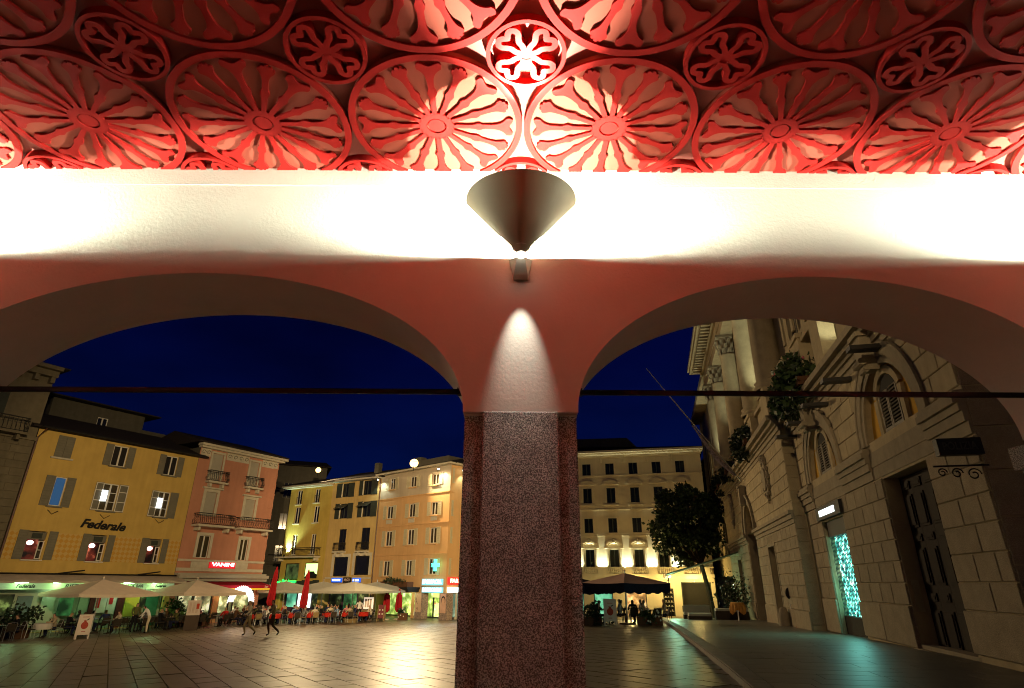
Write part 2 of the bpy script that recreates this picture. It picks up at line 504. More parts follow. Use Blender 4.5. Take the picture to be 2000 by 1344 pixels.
# small rosette: a ring with four heart-shaped loops
RS = .292; PL = .064
b = MB(); annulus(b, RS*.895, RS, PL, 48); rring_me = mesh_of(b, 'rosette', RED)
def petal_mesh():
    hc = [(.034,.012),(.062,.029),(.088,.036),(.112,.038),(.138,.054),(.166,.078),(.194,.083),(.217,.068),(.226,.046),(.214,.022),(.192,0)]
    hc = smooth_half([(a, w) for a, w in hc], 4)
    def off(d):
        out = []
        for i, p in enumerate(hc):
            a, c = hc[max(i-1,0)], hc[min(i+1,len(hc)-1)]
            t = Vector((c[0]-a[0], c[1]-a[1])).normalized(); nn = Vector((-t.y, t.x))
            q = Vector(p)+nn*d
            if i == len(hc)-1: q = Vector((p[0]+d, 0)) if True else q
            out.append((q.x, q.y))
        return out
    o, i_ = off(.0215), off(-.0215)
    n = len(hc); b = MB()
    for s in (1, -1):
        vs = []
        for k in range(n):
            (ax, ay), (cx, cy) = o[k], i_[k]
            if k == n-1: (ax, ay), (cx, cy) = (hc[k][0]+.0215, 0), (hc[k][0]-.0215, 0)
            cy = max(cy, .0); ay = max(ay, .0)
            vs += [(ax,s*ay,-PL),(cx,s*cy,-PL),(ax,s*ay,0),(cx,s*cy,0)]
        fs = []
        for k in range(n-1):
            p, q = 4*k, 4*k+4
            f3 = [(p,p+1,q+1,q),(p+2,p,q,q+2),(p+1,p+3,q+3,q+1)]
            fs += f3 if s < 0 else [t[::-1] for t in f3]
        b.add(vs, fs)
    return b
petal_me = mesh_of(petal_mesh(), 'petal', RED)
star = [(.05*cos(pi*i/8)*(1 if i % 2 else .8), .05*sin(pi*i/8)*(1 if i % 2 else .8)) for i in range(16)]
b = MB(); plate(b, star, PL-.004); star_me = mesh_of(b, 'rosette_centre', RED)
GR = R(.7)
def cpos(x, y):
    dx, dy = x-.09, y-3.115
    return (.09+dx*cos(GR)-dy*sin(GR), 3.115+dx*sin(GR)+dy*cos(GR), ZC)
for row, y in enumerate((3.115+.7235, 3.115-.7235, 3.115-2.1705)):
    for k in range(-5, 5) if row < 2 else range(-4, 4):
        x = .09+1.447*(k+.5)
        if row == 0 and not -5.6 < x < 5.9: continue
        if row == 1 and not -4.4 < x < 4.5: continue
        if row == 2 and not -3 < x < 3.2: continue
        o = link('medallion', back_me, ceiling, cpos(x, y), (0,0,GR))
        link('ring', ring_me, o)
        if row == 2: continue
        link('hub', hub_me, o); link('boss', boss_me, o)
        for q in range(16):
            link('spoke', bell_me if q % 2 == 0 else tref_me, o, None, (0,0,2*pi*q/16))
for y in (3.115, 3.115+1.447, 3.115-1.447):
    for k in range(-3, 4):
        if y < 2 and abs(k) > 1: continue
        o = link('rosette', rring_me, ceiling, cpos(.09+1.447*k, y), (0,0,GR))
        link('rosette_centre', star_me, o)
        for q in range(4): link('petal', petal_me, o, None, (0,0,pi/4+pi/2*q))

# ------------------------------------------------------------------ wall lamps: half-cone uplighters with a small downlight
LAMPLENS = emit('lamp_lens', (1.0,.97,.85), 6.0)
WARMWHITE = (.94, 1.0, .83)
LY = 4.19
def wall_lamp(x, label):
    r = thing('wall_lamp', label, 'wall lamp', (x, LY, 5.53), 0, 'half-cone wall lamps on the arcade')
    D = YF-LY
    # the half cone: a shell open to the wall, side notches added to let light past, with thickness
    b = MB(); n = 56; vs = []
    for i in range(n+1):
        w = pi-.06+(pi+.12)*i/n; c, s = cos(w), .94*sin(w)
        q_ = max(0, min(1, (abs(w-1.5*pi)-R(66))/R(26))); zb = .17*q_*q_*(3-2*q_)
        rb = .036+.4365*zb/.508
        for rad, z in ((rb,zb),(.4725,.508),(.4625,.512),(rb-.006,zb+.008)):
            vs.append((rad*c, rad*s, z))
    fs = []
    for i in range(n):
        p, q = 4*i, 4*i+4
        fs += [(p,q,q+1,p+1),(p+1,q+1,q+2,p+2),(p+2,q+2,q+3,p+3),(p+3,q+3,q,p)]
    fs += [(0,1,2,3), (4*n+3,4*n+2,4*n+1,4*n)]
    b.add(vs, fs); b.build('cone_shade', LAMPSHELL, r)
    # shallow dish added under the bulb so its rim cuts the light off along the wall
    b = MB(); b.lathe([(.001,.050),(.078,.052),(.082,.078),(.078,.078),(.074,.056),(.001,.054)], 40); b.build('cutoff_dish', LAMPCREAM, r)
    # faceted wall bracket below
    MB().add([(-.06,D-.005,-.13),(.06,D-.005,-.13),(.10,D-.005,.06),(-.10,D-.005,.06),(-.058,D-.07,-.115),(.058,D-.07,-.115),(.034,.045,.0),(-.034,.045,.0)],
             [(4,5,6,7),(0,4,7,3),(5,1,2,6),(0,1,5,4),(7,6,2,3)]).build('bracket', LAMPCREAM, r)
    b = MB(); b.lathe([(.001,-.034),(.030,-.030),(.037,-.012),(.037,.006)], 20); b.build('lens', LAMPLENS, r, smooth=True)
    # bulb and downlight of the lamp, plus spots added to light wall and ceiling
    lamp('bulb', 'SPOT', (0, .0, .072), LB_MAIN, WARMWHITE, r, .010, (0,0,1), R(179), .02)
    for s in (-1, 1): lamp('far_wall_fill', 'SPOT', (s*.004, .0, .072), LB_FAR, (.84,1.0,.77), r, .010, (s,.06,.19), R(46), 1.0)  # extra spots added to even out the wall between the lamps
    lamp('ceiling_wash', 'SPOT', (0, -.05, .44), LB_CEIL, WARMWHITE, r, .03, (0,-.25,1), R(160), .5)
    lamp('ceiling_beam', 'SPOT', (0, -.10, .42), LB_BEAM, WARMWHITE, r, .03, (0,-1.0,.36), R(62), .9)  # added beam into the room, for red bounce off the unseen ceiling
    lamp('beam_core', 'SPOT', (0, -.10, .42), LB_CORE, WARMWHITE, r, .02, (0,-.90,.66), R(24), .8)
    lamp('down_beam', 'SPOT', (0, .012, -.045), LB_DOWN, (1,1,.86), r, .012, (0,.25,-1), R(34), 1.0)
LB_MAIN, LB_FAR, LB_CEIL, LB_BEAM, LB_CORE, LB_DOWN = 1080, 1150, 42, 2100, 6000, 74
wall_lamp(.07, 'dark half-cone wall lamp above the granite pillar')
wall_lamp(5.13, 'half-cone wall lamp above the right end of the right arch')
wall_lamp(-5.39, 'half-cone wall lamp above the left end of the left arch')

# ------------------------------------------------------------------ buildings round the square: kit of parts
GLASS = mat('window_glass', (.012,.013,.016), .08, .6, var=.1)
GLASSW = mat('window_glass_warm', (.05,.038,.02), .12, .5, var=.3, vscale=1.5)
WOODW = mat('white_joinery', (.62,.58,.48), .6, .3, var=.06)
SHUT_G = mat('grey_green_shutter', (.15,.135,.095), .65, .3, var=.1)
SHUT_D = mat('dark_green_shutter', (.035,.04,.03), .6, .3, var=.15)
SHUT_B = mat('beige_shutter', (.46,.40,.25), .65, .3, var=.08)
BLIND = mat('roller_blind', (.36,.33,.26), .8, .2, var=.05)
TRIM = mat('pale_trim_stone', (.50,.45,.34), .85, .2, var=.1, bump=.2)
ROOF = mat('roof_tiles', (.022,.016,.013), .85, .2, var=.3, vscale=8)
YELLOW = mat('yellow_stucco', (.52,.35,.095), .92, .12, var=.07, vscale=1.1, bump=.2, bscale=30, streak=.07)
YDARK = mat('yellow_pattern_paint', (.50,.25,.03), .9, .12, var=.1)
PINK = mat('pink_stucco', (.47,.215,.135), .92, .12, var=.07, vscale=1.1, bump=.15, bscale=30, streak=.06)
GREENY = mat('mustard_stucco', (.47,.335,.075), .92, .12, var=.09, vscale=1.0, bump=.2, bscale=30, streak=.1)
OCHRE = mat('ochre_stucco', (.50,.345,.13), .92, .12, var=.08, vscale=1.0, bump=.25, bscale=20, streak=.1)
PEACH = mat('peach_stucco', (.58,.345,.15), .92, .12, var=.06, vscale=1.0, bump=.15, bscale=30, streak=.05)
PALEWALL = mat('pale_upper_stucco', (.46,.38,.27), .92, .12, var=.06, vscale=1.0, streak=.06)
CREAM = mat('cream_stucco', (.60,.52,.36), .9, .15, var=.06, vscale=1.0, bump=.15, streak=.05)
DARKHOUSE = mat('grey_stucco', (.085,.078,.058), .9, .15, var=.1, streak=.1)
GREYST = mat('grey_palace_stone', (.15,.125,.08), .9, .15, var=.12, island=.06, streak=.08)
RAIL = mat('wrought_iron', (.02,.017,.014), .5, .4, var=.2)
GUTTER = mat('copper_pipe', (.09,.035,.02), .5, .4, var=.2)

def T(x, y=0, z=0): return Matrix.Translation((x, y, z))

class Fac:
    """one front of a building: x along the front, -y out to the square, z up from the ground"""
    def __init__(s, root, ox=0.0, M=None):
        s.root = root; s.M = (M or Matrix()) @ T(-ox)
    def mb(s): return MB(s.M)
    def wall(s, x0, x1, z0, z1, holes, m, d=.22, name='wall', y=0.0):
        xs = sorted({x0, x1, *[h[0] for h in holes], *[h[1] for h in holes]}); zs = sorted({z0, z1, *[h[2] for h in holes], *[h[3] for h in holes]})
        xs = [x for x in xs if x0 <= x <= x1]; zs = [z for z in zs if z0 <= z <= z1]
        b = s.mb()
        for i in range(len(xs)-1):
            for j in range(len(zs)-1):
                cx, cz = (xs[i]+xs[i+1])/2, (zs[j]+zs[j+1])/2
                if any(h[0] < cx < h[1] and h[2] < cz < h[3] for h in holes): continue
                b.quad((xs[i],y,zs[j]),(xs[i+1],y,zs[j]),(xs[i+1],y,zs[j+1]),(xs[i],y,zs[j+1]))
        for a, c, e, f in holes:
            b.quad((a,y,e),(a,y,f),(a,y+d,f),(a,y+d,e)); b.quad((c,y,f),(c,y,e),(c,y+d,e),(c,y+d,f))
            b.quad((a,y,f),(c,y,f),(c,y+d,f),(a,y+d,f)); b.quad((c,y,e),(a,y,e),(a,y+d,e),(c,y+d,e))
        return b.build(name, m, s.root)
    def window(s, x0, x1, z0, z1, y=.10, frame=WOODW, glass=GLASS, shutters=None, sh=SHUT_G, sill=None, mull=True, bars=0, fw=.06, closed=None, transom=False):
        b = s.mb()
        b.box(x0, x0+fw, y-.03, y+.03, z0, z1).box(x1-fw, x1, y-.03, y+.03, z0, z1)
        b.box(x0+fw, x1-fw, y-.03, y+.03, z0, z0+fw).box(x0+fw, x1-fw, y-.03, y+.03, z1-fw, z1)
        cx = (x0+x1)/2
        if mull: b.box(cx-.05, cx+.05, y-.035, y+.028, z0+fw, z1-fw)
        for k in range(bars):
            zz = z0+(z1-z0)*(k+1)/(bars+1)
            b.box(x0+fw, x1-fw, y-.02, y+.02, zz-.02, zz+.02)
        w = b.build('window', frame, s.root)
        if mull:
            s.mb().box(x0+fw, cx-.05, y, y+.01, z0+fw, z1-fw).build('pane', glass, w)
            s.mb().box(cx+.05, x1-fw, y, y+.01, z0+fw, z1-fw).build('pane', glass, w)
        else: s.mb().box(x0+fw, x1-fw, y, y+.01, z0+fw, z1-fw).build('pane', glass, w)
        if shutters:
            for (a, c) in shutters: s.shutter(a, c, z0-.03, z1+.03, sh, w)
        if sill: s.mb().box(x0-.12, x1+.12, -.13, .06, z0-.10, z0-.005).build('sill', sill, w)
        return w
    def shutter(s, a, c, z0, z1, m, w, y=-.045):
        b = s.mb(); f = .055; h = z1-z0
        b.box(a, c, y, y+.04, z0, z1)
        b.box(a, a+f, y-.012, y-.001, z0, z1).box(c-f, c, y-.012, y-.001, z0, z1)
        for t in (0, .36, .97):
            b.box(a+f, c-f, y-.012, y-.001, z0+h*t, z0+h*t+.07 if t < .9 else z1)
        n = max(4, int(h/.16))
        for k in range(n):
            zz = z0+.08+(h-.12)*k/n
            b.add([(a+f,y-.002,zz),(c-f,y-.002,zz),(c-f,y-.010,zz+.05),(a+f,y-.010,zz+.05)], [(0,1,2,3)])
        b.build('shutter', m, w)
    def frame(s, x0, x1, z0, z1, w, m, parent, d=.06, name='surround', sides=True, top=True, bottom=False):
        b = s.mb()
        if sides: b.box(x0-w, x0-.001, -d, .05, z0, z1).box(x1+.001, x1+w, -d, .05, z0, z1)
        if top: b.box(x0-w, x1+w, -d, .05, z1+.001, z1+w)
        if bottom: b.box(x0-w, x1+w, -d, .05, z0-w, z0-.001)
        return b.build(name, m, parent)
    def band(s, x0, x1, z0, z1, d, m, name='string_course'):
        return s.mb().box(x0, x1, -d, .02, z0, z1).build(name, m, s.root)
    def roof(s, x0, x1, z0, z1, over, depth, m=ROOF, hip=.0):
        b = s.mb()
        b.add([(x0-over,-over,z0),(x1+over,-over,z0),(x1+over,depth,z0),(x0-over,depth,z0),
               (x0-over,-over,z0+.10),(x1+over,-over,z0+.10),(x1+over,depth,z0+.10),(x0-over,depth,z0+.10),
               (x0+hip,depth*.5,z1),(x1-hip,depth*.5,z1)],
              [(0,1,5,4),(1,2,6,5),(2,3,7,6),(3,0,4,7),(3,2,1,0),(4,5,9,8),(6,7,8,9),(5,6,9),(7,4,8)])
        return b.build('roof', m, s.root)
    def body(s, x0, x1, z0, z1, depth, m):   # side and rear walls
        b = s.mb()
        b.quad((x0,depth,z0),(x0,.0,z0),(x0,.0,z1),(x0,depth,z1)); b.quad((x1,.0,z0),(x1,depth,z0),(x1,depth,z1),(x1,.0,z1))
        b.quad((x1,depth,z0),(x0,depth,z0),(x0,depth,z1),(x1,depth,z1))
        b.quad((x0,1.8,z0),(x1,1.8,z0),(x1,1.8,z1),(x0,1.8,z1))
        return b.build('side_walls', m, s.root)
    def balcony(s, x0, x1, z0, z1, d, belly=.10, n=16, slab=TRIM, name='balcony'):
        b = s.mb(); b.box(x0, x1, -d, .0, z0-.14, z0).box(x0+.25, x0+.42, -d*.7, 0, z0-.45, z0-.141).box(x1-.42, x1-.25, -d*.7, 0, z0-.45, z0-.141)
        o = b.build(name, slab, s.root)
        r = s.mb()
        path = [(x0+.05,0),(x0+.05,-d+.05),(x1-.05,-d+.05),(x1-.05,0)]
        r.tube([(x, y, z1) for x, y in path], .035, 6); r.tube([(x, y, z0+.06) for x, y in path], .02, 4); r.tube([(x, y, z1-.14) for x, y in path], .016, 4)
        def bar(x, y, ox, oy):
            h = z1-z0
            r.tube([(x, y, z1), (x+ox*.1, y+oy*.1, z0+h*.6), (x+ox, y+oy, z0+h*.28), (x+ox*.2, y+oy*.2, z0+.05)], .017, 4, False)
            r.tube([(x+ox+.05*abs(oy), y+oy, z0+h*.3), (x+ox, y+oy, z0+h*.42), (x+ox-.05*abs(oy), y+oy, z0+h*.3)], .012, 3, False)
        for k in range(n+1): bar(x0+.05+(x1-x0-.1)*k/n, -d+.05, 0, -belly)
        for k in range(1, 4):
            bar(x0+.05, (-d+.05)*k/4, -belly, 0); bar(x1-.05, (-d+.05)*k/4, belly, 0)
        r.build('railing', RAIL, o)
        return o

def root_at(name, label, cat, P, rot, xc, group=None):
    """Empty at the middle of the foot of a front that starts at P"""
    a = R(rot)
    return thing(name, label, cat, (P[0]+cos(a)*xc, P[1]+sin(a)*xc, 0), a, group)

# ---- left side of the square -------------------------------------------------
PL_, AL = (-29, 40.7), 59
# yellow house
r = root_at('yellow_house', 'yellow stuccoed house with grey shutters and a black script name on its front', 'house', PL_, AL, 1.8)
F = Fac(r, 1.8); yellow = r; FY = F
top = [(-2.5,-1.5,10.58,12.02),(1.03,2.02,10.58,12.02),(4.83,5.78,10.5,11.95)]
mid = [(-1.98,-1.30,7.5,9.35),(1.0,2.02,7.5,9.33),(4.9,5.78,7.42,9.25)]
low = [(-2.55,-1.55,4.2,5.9),(1.06,2.06,4.2,5.9),(4.96,5.88,4.2,5.87)]
F.wall(-3.72, 7.38, 0, 12.2, top+mid+low+[(-3.3,7.0,.02,2.5)], YELLOW)
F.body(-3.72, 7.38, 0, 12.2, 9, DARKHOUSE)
F.roof(-3.75, 7.45, 12.22, 14.2, .5, 9)
F.mb().tube([(-3.8,-.62,12.28),(7.5,-.62,12.28)], .08, 6).build('gutter', IRON, r)
F.mb().tube([(-3.5,-.55,12.2),(-3.72,-.14,11.6),(-3.72,-.14,.2)], .06, 6).build('downpipe', GUTTER, r)
w = F.mb().box(-2.5, -1.5, .01, .05, 10.58, 12.02).build('window', SHUT_G, r)
F.shutter(-2.5, -2.01, 10.58, 12.02, SHUT_G, w, -.02); F.shutter(-1.99, -1.5, 10.58, 12.02, SHUT_G, w, -.02)
F.mb().box(-2.65,-1.35,-.13,.0,10.47,10.575).build('sill', TRIM, w)
F.window(*top[1], shutters=[(.5,1.0),(2.04,2.52)], sill=SHUT_G); F.window(*top[2], shutters=[(4.36,4.82),(5.8,6.26)], sill=SHUT_G)
BLUEIN = emit('blue_curtain', (.03,.12,.3), .45); MENUW = emit('lit_sign_panel', (.85,.95,1.0), 3.0)
PANELG = mat('shutter_glass_panel', (.10,.12,.13), .4, .4)
w = F.window(*mid[0], shutters=[(-2.52,-1.99),(-1.28,-.78)], mull=False, glass=BLUEIN, sill=SHUT_G)
for h, (sa, sb) in ((mid[1], ((.5,.99),(2.04,2.64))), (mid[2], ((4.38,4.88),(5.8,6.42)))):
    w = F.window(*h, shutters=[sa, sb], sill=SHUT_G, bars=2, glass=GLASSW)
    for (a, c) in ((sa, sb) if h is mid[1] else (sa,)):
        b = F.mb()
        for q in (a, c-.05): b.box(q, q+.05, -.075, -.06, h[2], h[3])
        for q in (h[2], h[2]+.62, h[2]+1.3, h[3]-.05): b.box(a+.05, c-.05, -.075, -.06, q, q+.05)
        b.build('white_edging', WOODW, w)
    F.mb().box(h[0]-.06, h[0]+.30, -.16, -.10, h[2]+.62, h[2]+1.34).build('lit_panel', MENUW, w)
PINKLANT = emit('lantern_glow', (1.0,.55,.5), 5.0); ROOMR = emit('red_lit_room', (.35,.06,.03), .5, (1.7, [(.35,(.004,.003,.003)),(.55,(.12,.02,.012)),(.72,(.75,.22,.12))]))
for h, (sa, sb) in zip(low, (((-3.08,-2.57),(-1.42,-.93)), ((.56,1.04),(2.16,2.6)), ((4.46,4.94),(5.98,6.42)))):
    w = F.mb().box(h[0], h[1], .06, .14, h[3]-.5, h[3]-.06).build('window', SHUT_G, r)
    F.mb().box(h[0]+.22, h[1]-.22, .03, .059, h[3]-.44, h[3]-.12).build('vent_panel', SHUT_D, w)
    F.shutter(*sa, h[2], h[3]+.03, SHUT_G, w); F.shutter(*sb, h[2], h[3]+.03, SHUT_G, w)
    F.mb().box(h[0], h[1], .9, .95, h[2]-.2, h[3]).build('lit_room', ROOMR, w)
    F.mb().ball((h[0]+.30, .25, h[2]+1.0), .19, 8, .75).build('lantern', PINKLANT, w)
    b = F.mb(); x = h[1]-.34
    b.box(x, x+.05, -.02, .02, h[2]+.04, h[2]+1.12).box(x+.26, x+.31, -.02, .02, h[2]+.04, h[2]+1.12)
    for q in (.04, .55, 1.07): b.box(x+.05, x+.26, -.02, .02, h[2]+q, h[2]+q+.05)
    b.build('casement', WOODW, w)
    F.mb().box(h[0]-.06, h[1]+.1, -.12, .1, h[2]-.07, h[2]-.002).build('sill', WOODW, w)
# painted diamond frieze between the lower windows: flat sheets with the pattern in the paint
def diamond_paint():
    m = mat('diamond_paint', (.52,.33,.075), .9, .12, var=.08)
    t = m.node_tree; n = t.nodes; bs = n['Principled BSDF']
    tcx = n.new('ShaderNodeTexCoord'); mpn = n.new('ShaderNodeMapping'); mpn.inputs['Rotation'].default_value = (0, R(45), 0); mpn.inputs['Scale'].default_value = (4.6,0,4.6)
    ck = n.new('ShaderNodeTexChecker'); ck.inputs['Scale'].default_value = 1.0
    ck.inputs['Color1'].default_value = (.52,.355,.12,1); ck.inputs['Color2'].default_value = (.50,.27,.05,1)
    t.links.new(tcx.outputs['Object'], mpn.inputs[0]); t.links.new(mpn.outputs[0], ck.inputs['Vector']); t.links.new(ck.outputs[0], bs.inputs['Base Color'])
    return m
DIAM = diamond_paint()
for a, c in ((-3.7,-3.12),(-.9,.54),(2.63,4.42),(6.45,7.36)):
    F.mb().box(a, c, -.006, -.001, 4.2, 5.86).build('painted_frieze', DIAM, r)
BLACKP = mat('black_letters', (.008,.007,.006), .6, .3)
text('lettering', 'Federale', .78, BLACKP, r, (1.6-1.8, -.07, 6.52), (pi/2, R(1.5), 0), .025, .022, .32, 2.9)
for cx in (-1.65, 1.52, 5.35):
    F.mb().tube([(cx-.3,-.04,7.22),(cx,-.05,6.98),(cx+.3,-.10,7.2)], .022, 5).build('light_bracket', IRON, r)

# pink house
r = root_at('pink_house', 'salmon pink house with iron balconies above a red neon name', 'house', PL_, AL, 11.2)
F = Fac(r, 11.2); pinkh = r; FP_ = F
A = [(8.55,9.53,11.3,12.8),(12.15,13.05,11.2,12.72)]; B = [(8.6,9.56,7.85,9.7),(12.28,13.25,7.8,9.53)]; C = [(8.76,9.72,4.7,6.36),(12.45,13.22,4.62,6.28)]
A = [(8.55,9.53,10.62,12.8),(12.15,13.05,10.55,12.72)]
F.wall(7.4, 15.05, 0, 13.1, A+B+C+[(7.8,14.7,.02,2.6)], PINK)
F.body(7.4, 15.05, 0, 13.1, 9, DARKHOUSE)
F.roof(7.45, 15.0, 13.42, 15.0, .62, 9)
b = F.mb(); b.box(7.2, 15.6, -.55, .1, 13.22, 13.40).box(7.3, 15.4, -.35, .1, 13.06, 13.219).build('cornice', TRIM, r)
for (a, c, z0, z1), (wa, wb) in zip(A, ((8.3,10.05),(11.85,13.45))):
    w = F.mb().box(a, c, .08, .12, z0, z1).build('window', BLIND, r)
    F.frame(a, c, z0, z1, .16, TRIM, w)
    F.balcony(wa, wb, 10.52, 11.35, .55, .12, 10)
for (a, c, z0, z1), (wa, wb) in zip(B, ((7.9,11.05),(11.62,14.75))):
    w = F.mb().box(a, c, .08, .12, z0, z1).build('window', BLIND, r)
    b = F.mb()
    for k in range(8): b.box(a, c, .07, .079, z0+(z1-z0)*k/8+.02, z0+(z1-z0)*(k+1)/8-.01)
    b.build('blind_slats', BLIND, w)
    F.frame(a, c, z0, z1, .22, TRIM, w)
    F.mb().box(a-.4, c+.4, -.22, 0, z1+.24, z1+.36).build('hood', TRIM, w)
    F.balcony(wa, wb, 7.12, 7.95, .95, .16, 18)
for (a, c, z0, z1) in C:
    w = F.window(a, c, z0, z1, frame=WOODW, glass=GLASSW, fw=.04)
    F.frame(a, c, z0, z1, .22, TRIM, w)
F.band(7.4, 15.05, 4.42, 4.58, .10, TRIM); F.band(7.4, 15.05, 3.72, 3.95, .06, TRIM, 'plinth_band')
for a, c in ((8.5,9.95),(12.3,13.5)):
    F.mb().box(a, c, -.05, 0, 3.96, 4.41).build('sill_panel', TRIM, r)
    F.mb().box(a+.15, c-.15, -.065, -.051, 4.05, 4.32).build('raised_panel', TRIM, r)
# floral frieze under the cornice: raised scrolls
for a, c in ((7.5,8.35),(9.8,11.95),(13.3,14.95)):
    F.mb().box(a, c, -.02, 0, 12.45, 13.05).build('frieze', TRIM, r)
    b = F.mb(); n = max(2, int((c-a)/.5))
    for k in range(n):
        x0 = a+(c-a)*(k+.5)/n
        b.tube([(x0+.20*cos(t)*(1-t/9), -.035, 12.75+.2*sin(t)*(1-t/9)) for t in [q*.7 for q in range(10)]], .022, 4)
    b.build('scrollwork', SHUT_G, r)
b = None
for k in range(10):
    z = 4.7+k*.86; l = .5 if k % 2 else .3
    F.mb().box(15.05-l, 15.06, -.035, 0, z, z+.05).box(15.05-.10, 15.06, -.03, 0, z+.05, z+.43).build('quoin', PINK, r)
b = F.mb(); b.box(7.35, 15.1, -.55, -.02, 3.42, 3.58).box(7.3, 15.15, -.85, -.55, 3.22, 3.46).box(7.3,15.15,-.62,-.02,3.0,3.2).build('awning_box', BLIND, r)
NEONR = emit('red_neon', (1.0,.72,.68), 4.0); NEONBACK = emit('red_neon_glow', (1.0,.012,.03), .55)
r2 = root_at('neon_sign', 'red neon sign on the pink house above the awning', 'sign', PL_, AL, 11.2)
F2 = Fac(r2, 11.2)
b = F2.mb(); b.box(10.02, 12.32, -.09, -.03, 3.97, 4.50).build('halo_board', NEONBACK, r2)  # red halo of the letters, put in as a glowing board
text('letters', 'VANINI', .36, NEONR, r2, (0, -.13, 4.235), (pi/2, 0, 0), .02, .006, 0, 1.95)

# grey palace at the far left
r = root_at('grey_palace', 'tall grey stone palace with banded masonry at the left edge', 'building', PL_, AL, -9)
F = Fac(r, -9); 
holes = [(-7.6,-6.4,8.3,10.6),(-7.6,-6.4,12.6,14.4),(-7.6,-6.4,4.2,6.2),(-11,-9.8,8.3,10.6),(-11,-9.8,4.2,6.2)]
F.wall(-14, -3.78, 0, 16.0, holes, GREYST)
F.body(-14, -3.78, 0, 16.0, 9, GREYST)
for h in holes:
    w = F.window(*h, shutters=[(h[0]-.55,h[0]-.02),(h[1]+.02,h[1]+.55)], sh=SHUT_D, sill=TRIM)
cnt = 0
for k in range(24):
    z = .6+k*.47
    if z > 11.2: break
    x = -3.80
    while x > -9.0:
        l = 1.15 if (k+int(x*10)) % 2 else .8
        hit = any(not (x < h[0]-.6 or x-l > h[1]+.6) and not (z+.45 < h[2]-.15 or z > h[3]+.05) for h in holes)
        if not hit:
            F.mb().cham(x-l+.012, x-.012, -.045, 0, z+.012, z+.458, .015).build('stone_block', GREYST, r)
        x -= l
b = F.mb(); b.box(-14,-3.7,-.9,.1,16.0,16.25).box(-14,-3.75,-.5,.1,15.6,15.99).box(-14,-3.76,-.2,.05,11.35,11.6).build('cornice', GREYST, r)
for k in range(8): F.mb().box(-4.1-k*.9, -3.85-k*.9, -.45, -.02, 15.2, 15.59).build('corbel', GREYST, r)
F.roof(-14, -3.8, 16.26, 17.6, .6, 9)
F.balcony(-9.2, -4.6, 11.62, 12.5, 1.0, .1, 20, GREYST)
F.balcony(-8.3, -5.6, 7.3, 8.2, .9, .1, 14, GREYST)

# dark set-back attic over the yellow house roof
r = thing('rooftop_house', 'dark attic storey with a flat eave rising behind the yellow roof', 'house', (-33.5, 47.0, 0), R(59))
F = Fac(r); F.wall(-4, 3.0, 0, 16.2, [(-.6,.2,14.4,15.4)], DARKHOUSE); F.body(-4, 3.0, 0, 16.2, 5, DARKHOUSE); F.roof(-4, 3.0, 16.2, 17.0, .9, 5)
F.window(-.6, .2, 14.4, 15.4)
F.mb().box(3.0, 5.6, .5, 4, 12, 15.2).build('lift_housing', DARKHOUSE, r)

# dark house in the alley between the pink and the mustard house
r = thing('alley_house', 'unlit grey house standing back in the alley beside the pink house', 'house', (-28.6, 74, 0), R(21))
F = Fac(r)
hs = [(x, x+.95, z, z+1.9) for x in (-2.2,.3,2.8) for z in (1.5, 5.2, 8.9, 12.6)]
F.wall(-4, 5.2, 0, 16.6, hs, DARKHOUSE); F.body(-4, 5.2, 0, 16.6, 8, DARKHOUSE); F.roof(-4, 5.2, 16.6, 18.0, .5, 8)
for h in hs:
    w = F.window(*h, glass=GLASS, frame=SHUT_G); F.frame(*h, .14, DARKHOUSE, w)
F.balcony(-.4, 2.0, 5.1, 6.0, .6, .05, 10, DARKHOUSE)

r = thing('street_house', 'unlit house closing the side street behind the dark tree', 'house', (30, 92, 0), R(-14))
F = Fac(r)
hs = [(x, x+1.0, z, z+1.7) for x in (-6,-2.5,1,4.5) for z in (4,7.4,10.6)]
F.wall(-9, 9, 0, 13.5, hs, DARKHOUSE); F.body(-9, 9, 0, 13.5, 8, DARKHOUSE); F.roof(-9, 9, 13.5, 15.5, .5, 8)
for h in hs: F.window(*h, frame=SHUT_D)
# ---- middle of the square ----------------------------------------------------
PG, AG = (-13.657, 62.54), -29
r = root_at('mustard_house', 'mustard yellow house with a floodlit corner and a long iron balcony', 'house', PG, AG, -10.1)
F = Fac(r, -10.1); FG = F; mustard = r
W4 = [(-12.4,-11.62,11.15,12.7),(-9.57,-8.82,11.2,12.7)]; W3 = [(-12.36,-11.56,9.05,10.82),(-9.4,-8.62,9.05,10.82)]; W2 = [(-12.2,-11.48,5.75,7.85),(-9.3,-8.6,5.75,7.85)]
W1 = [(-12.7,-10.6,3.2,4.87),(-9.75,-7.8,3.35,4.92)]
F.wall(-13.5, -6.95, 0, 12.9, W4+W3+W2+W1+[(-13,-7.3,.02,2.3)], GREENY); F.body(-13.5, -6.95, 0, 12.9, 8, GREENY); F.roof(-13.6, -6.9, 13.2, 14.6, .75, 8)
F.mb().box(-14.3, -6.9, -.75, .1, 13.02, 13.19).box(-14.0, -6.95, -.5, .1, 12.9, 13.018).build('cornice', TRIM, r)
for h in W4+W3+W2:
    w = F.window(*h, glass=GLASSW if h in W2 else GLASS, sill=TRIM, fw=.05)
    if h in W4:
        b = F.mb(); [b.tube([(h[0]+(h[1]-h[0])*k/6, -.05, h[2]), (h[0]+(h[1]-h[0])*k/6, -.05, h[2]+.8)], .014, 4) for k in range(7)]; b.tube([(h[0],-.05,h[2]+.8),(h[1],-.05,h[2]+.8)], .02, 4); b.build('railing', RAIL, w)
LITY = emit('lit_ceiling_room', (.62,1.0,.30), 2.2)
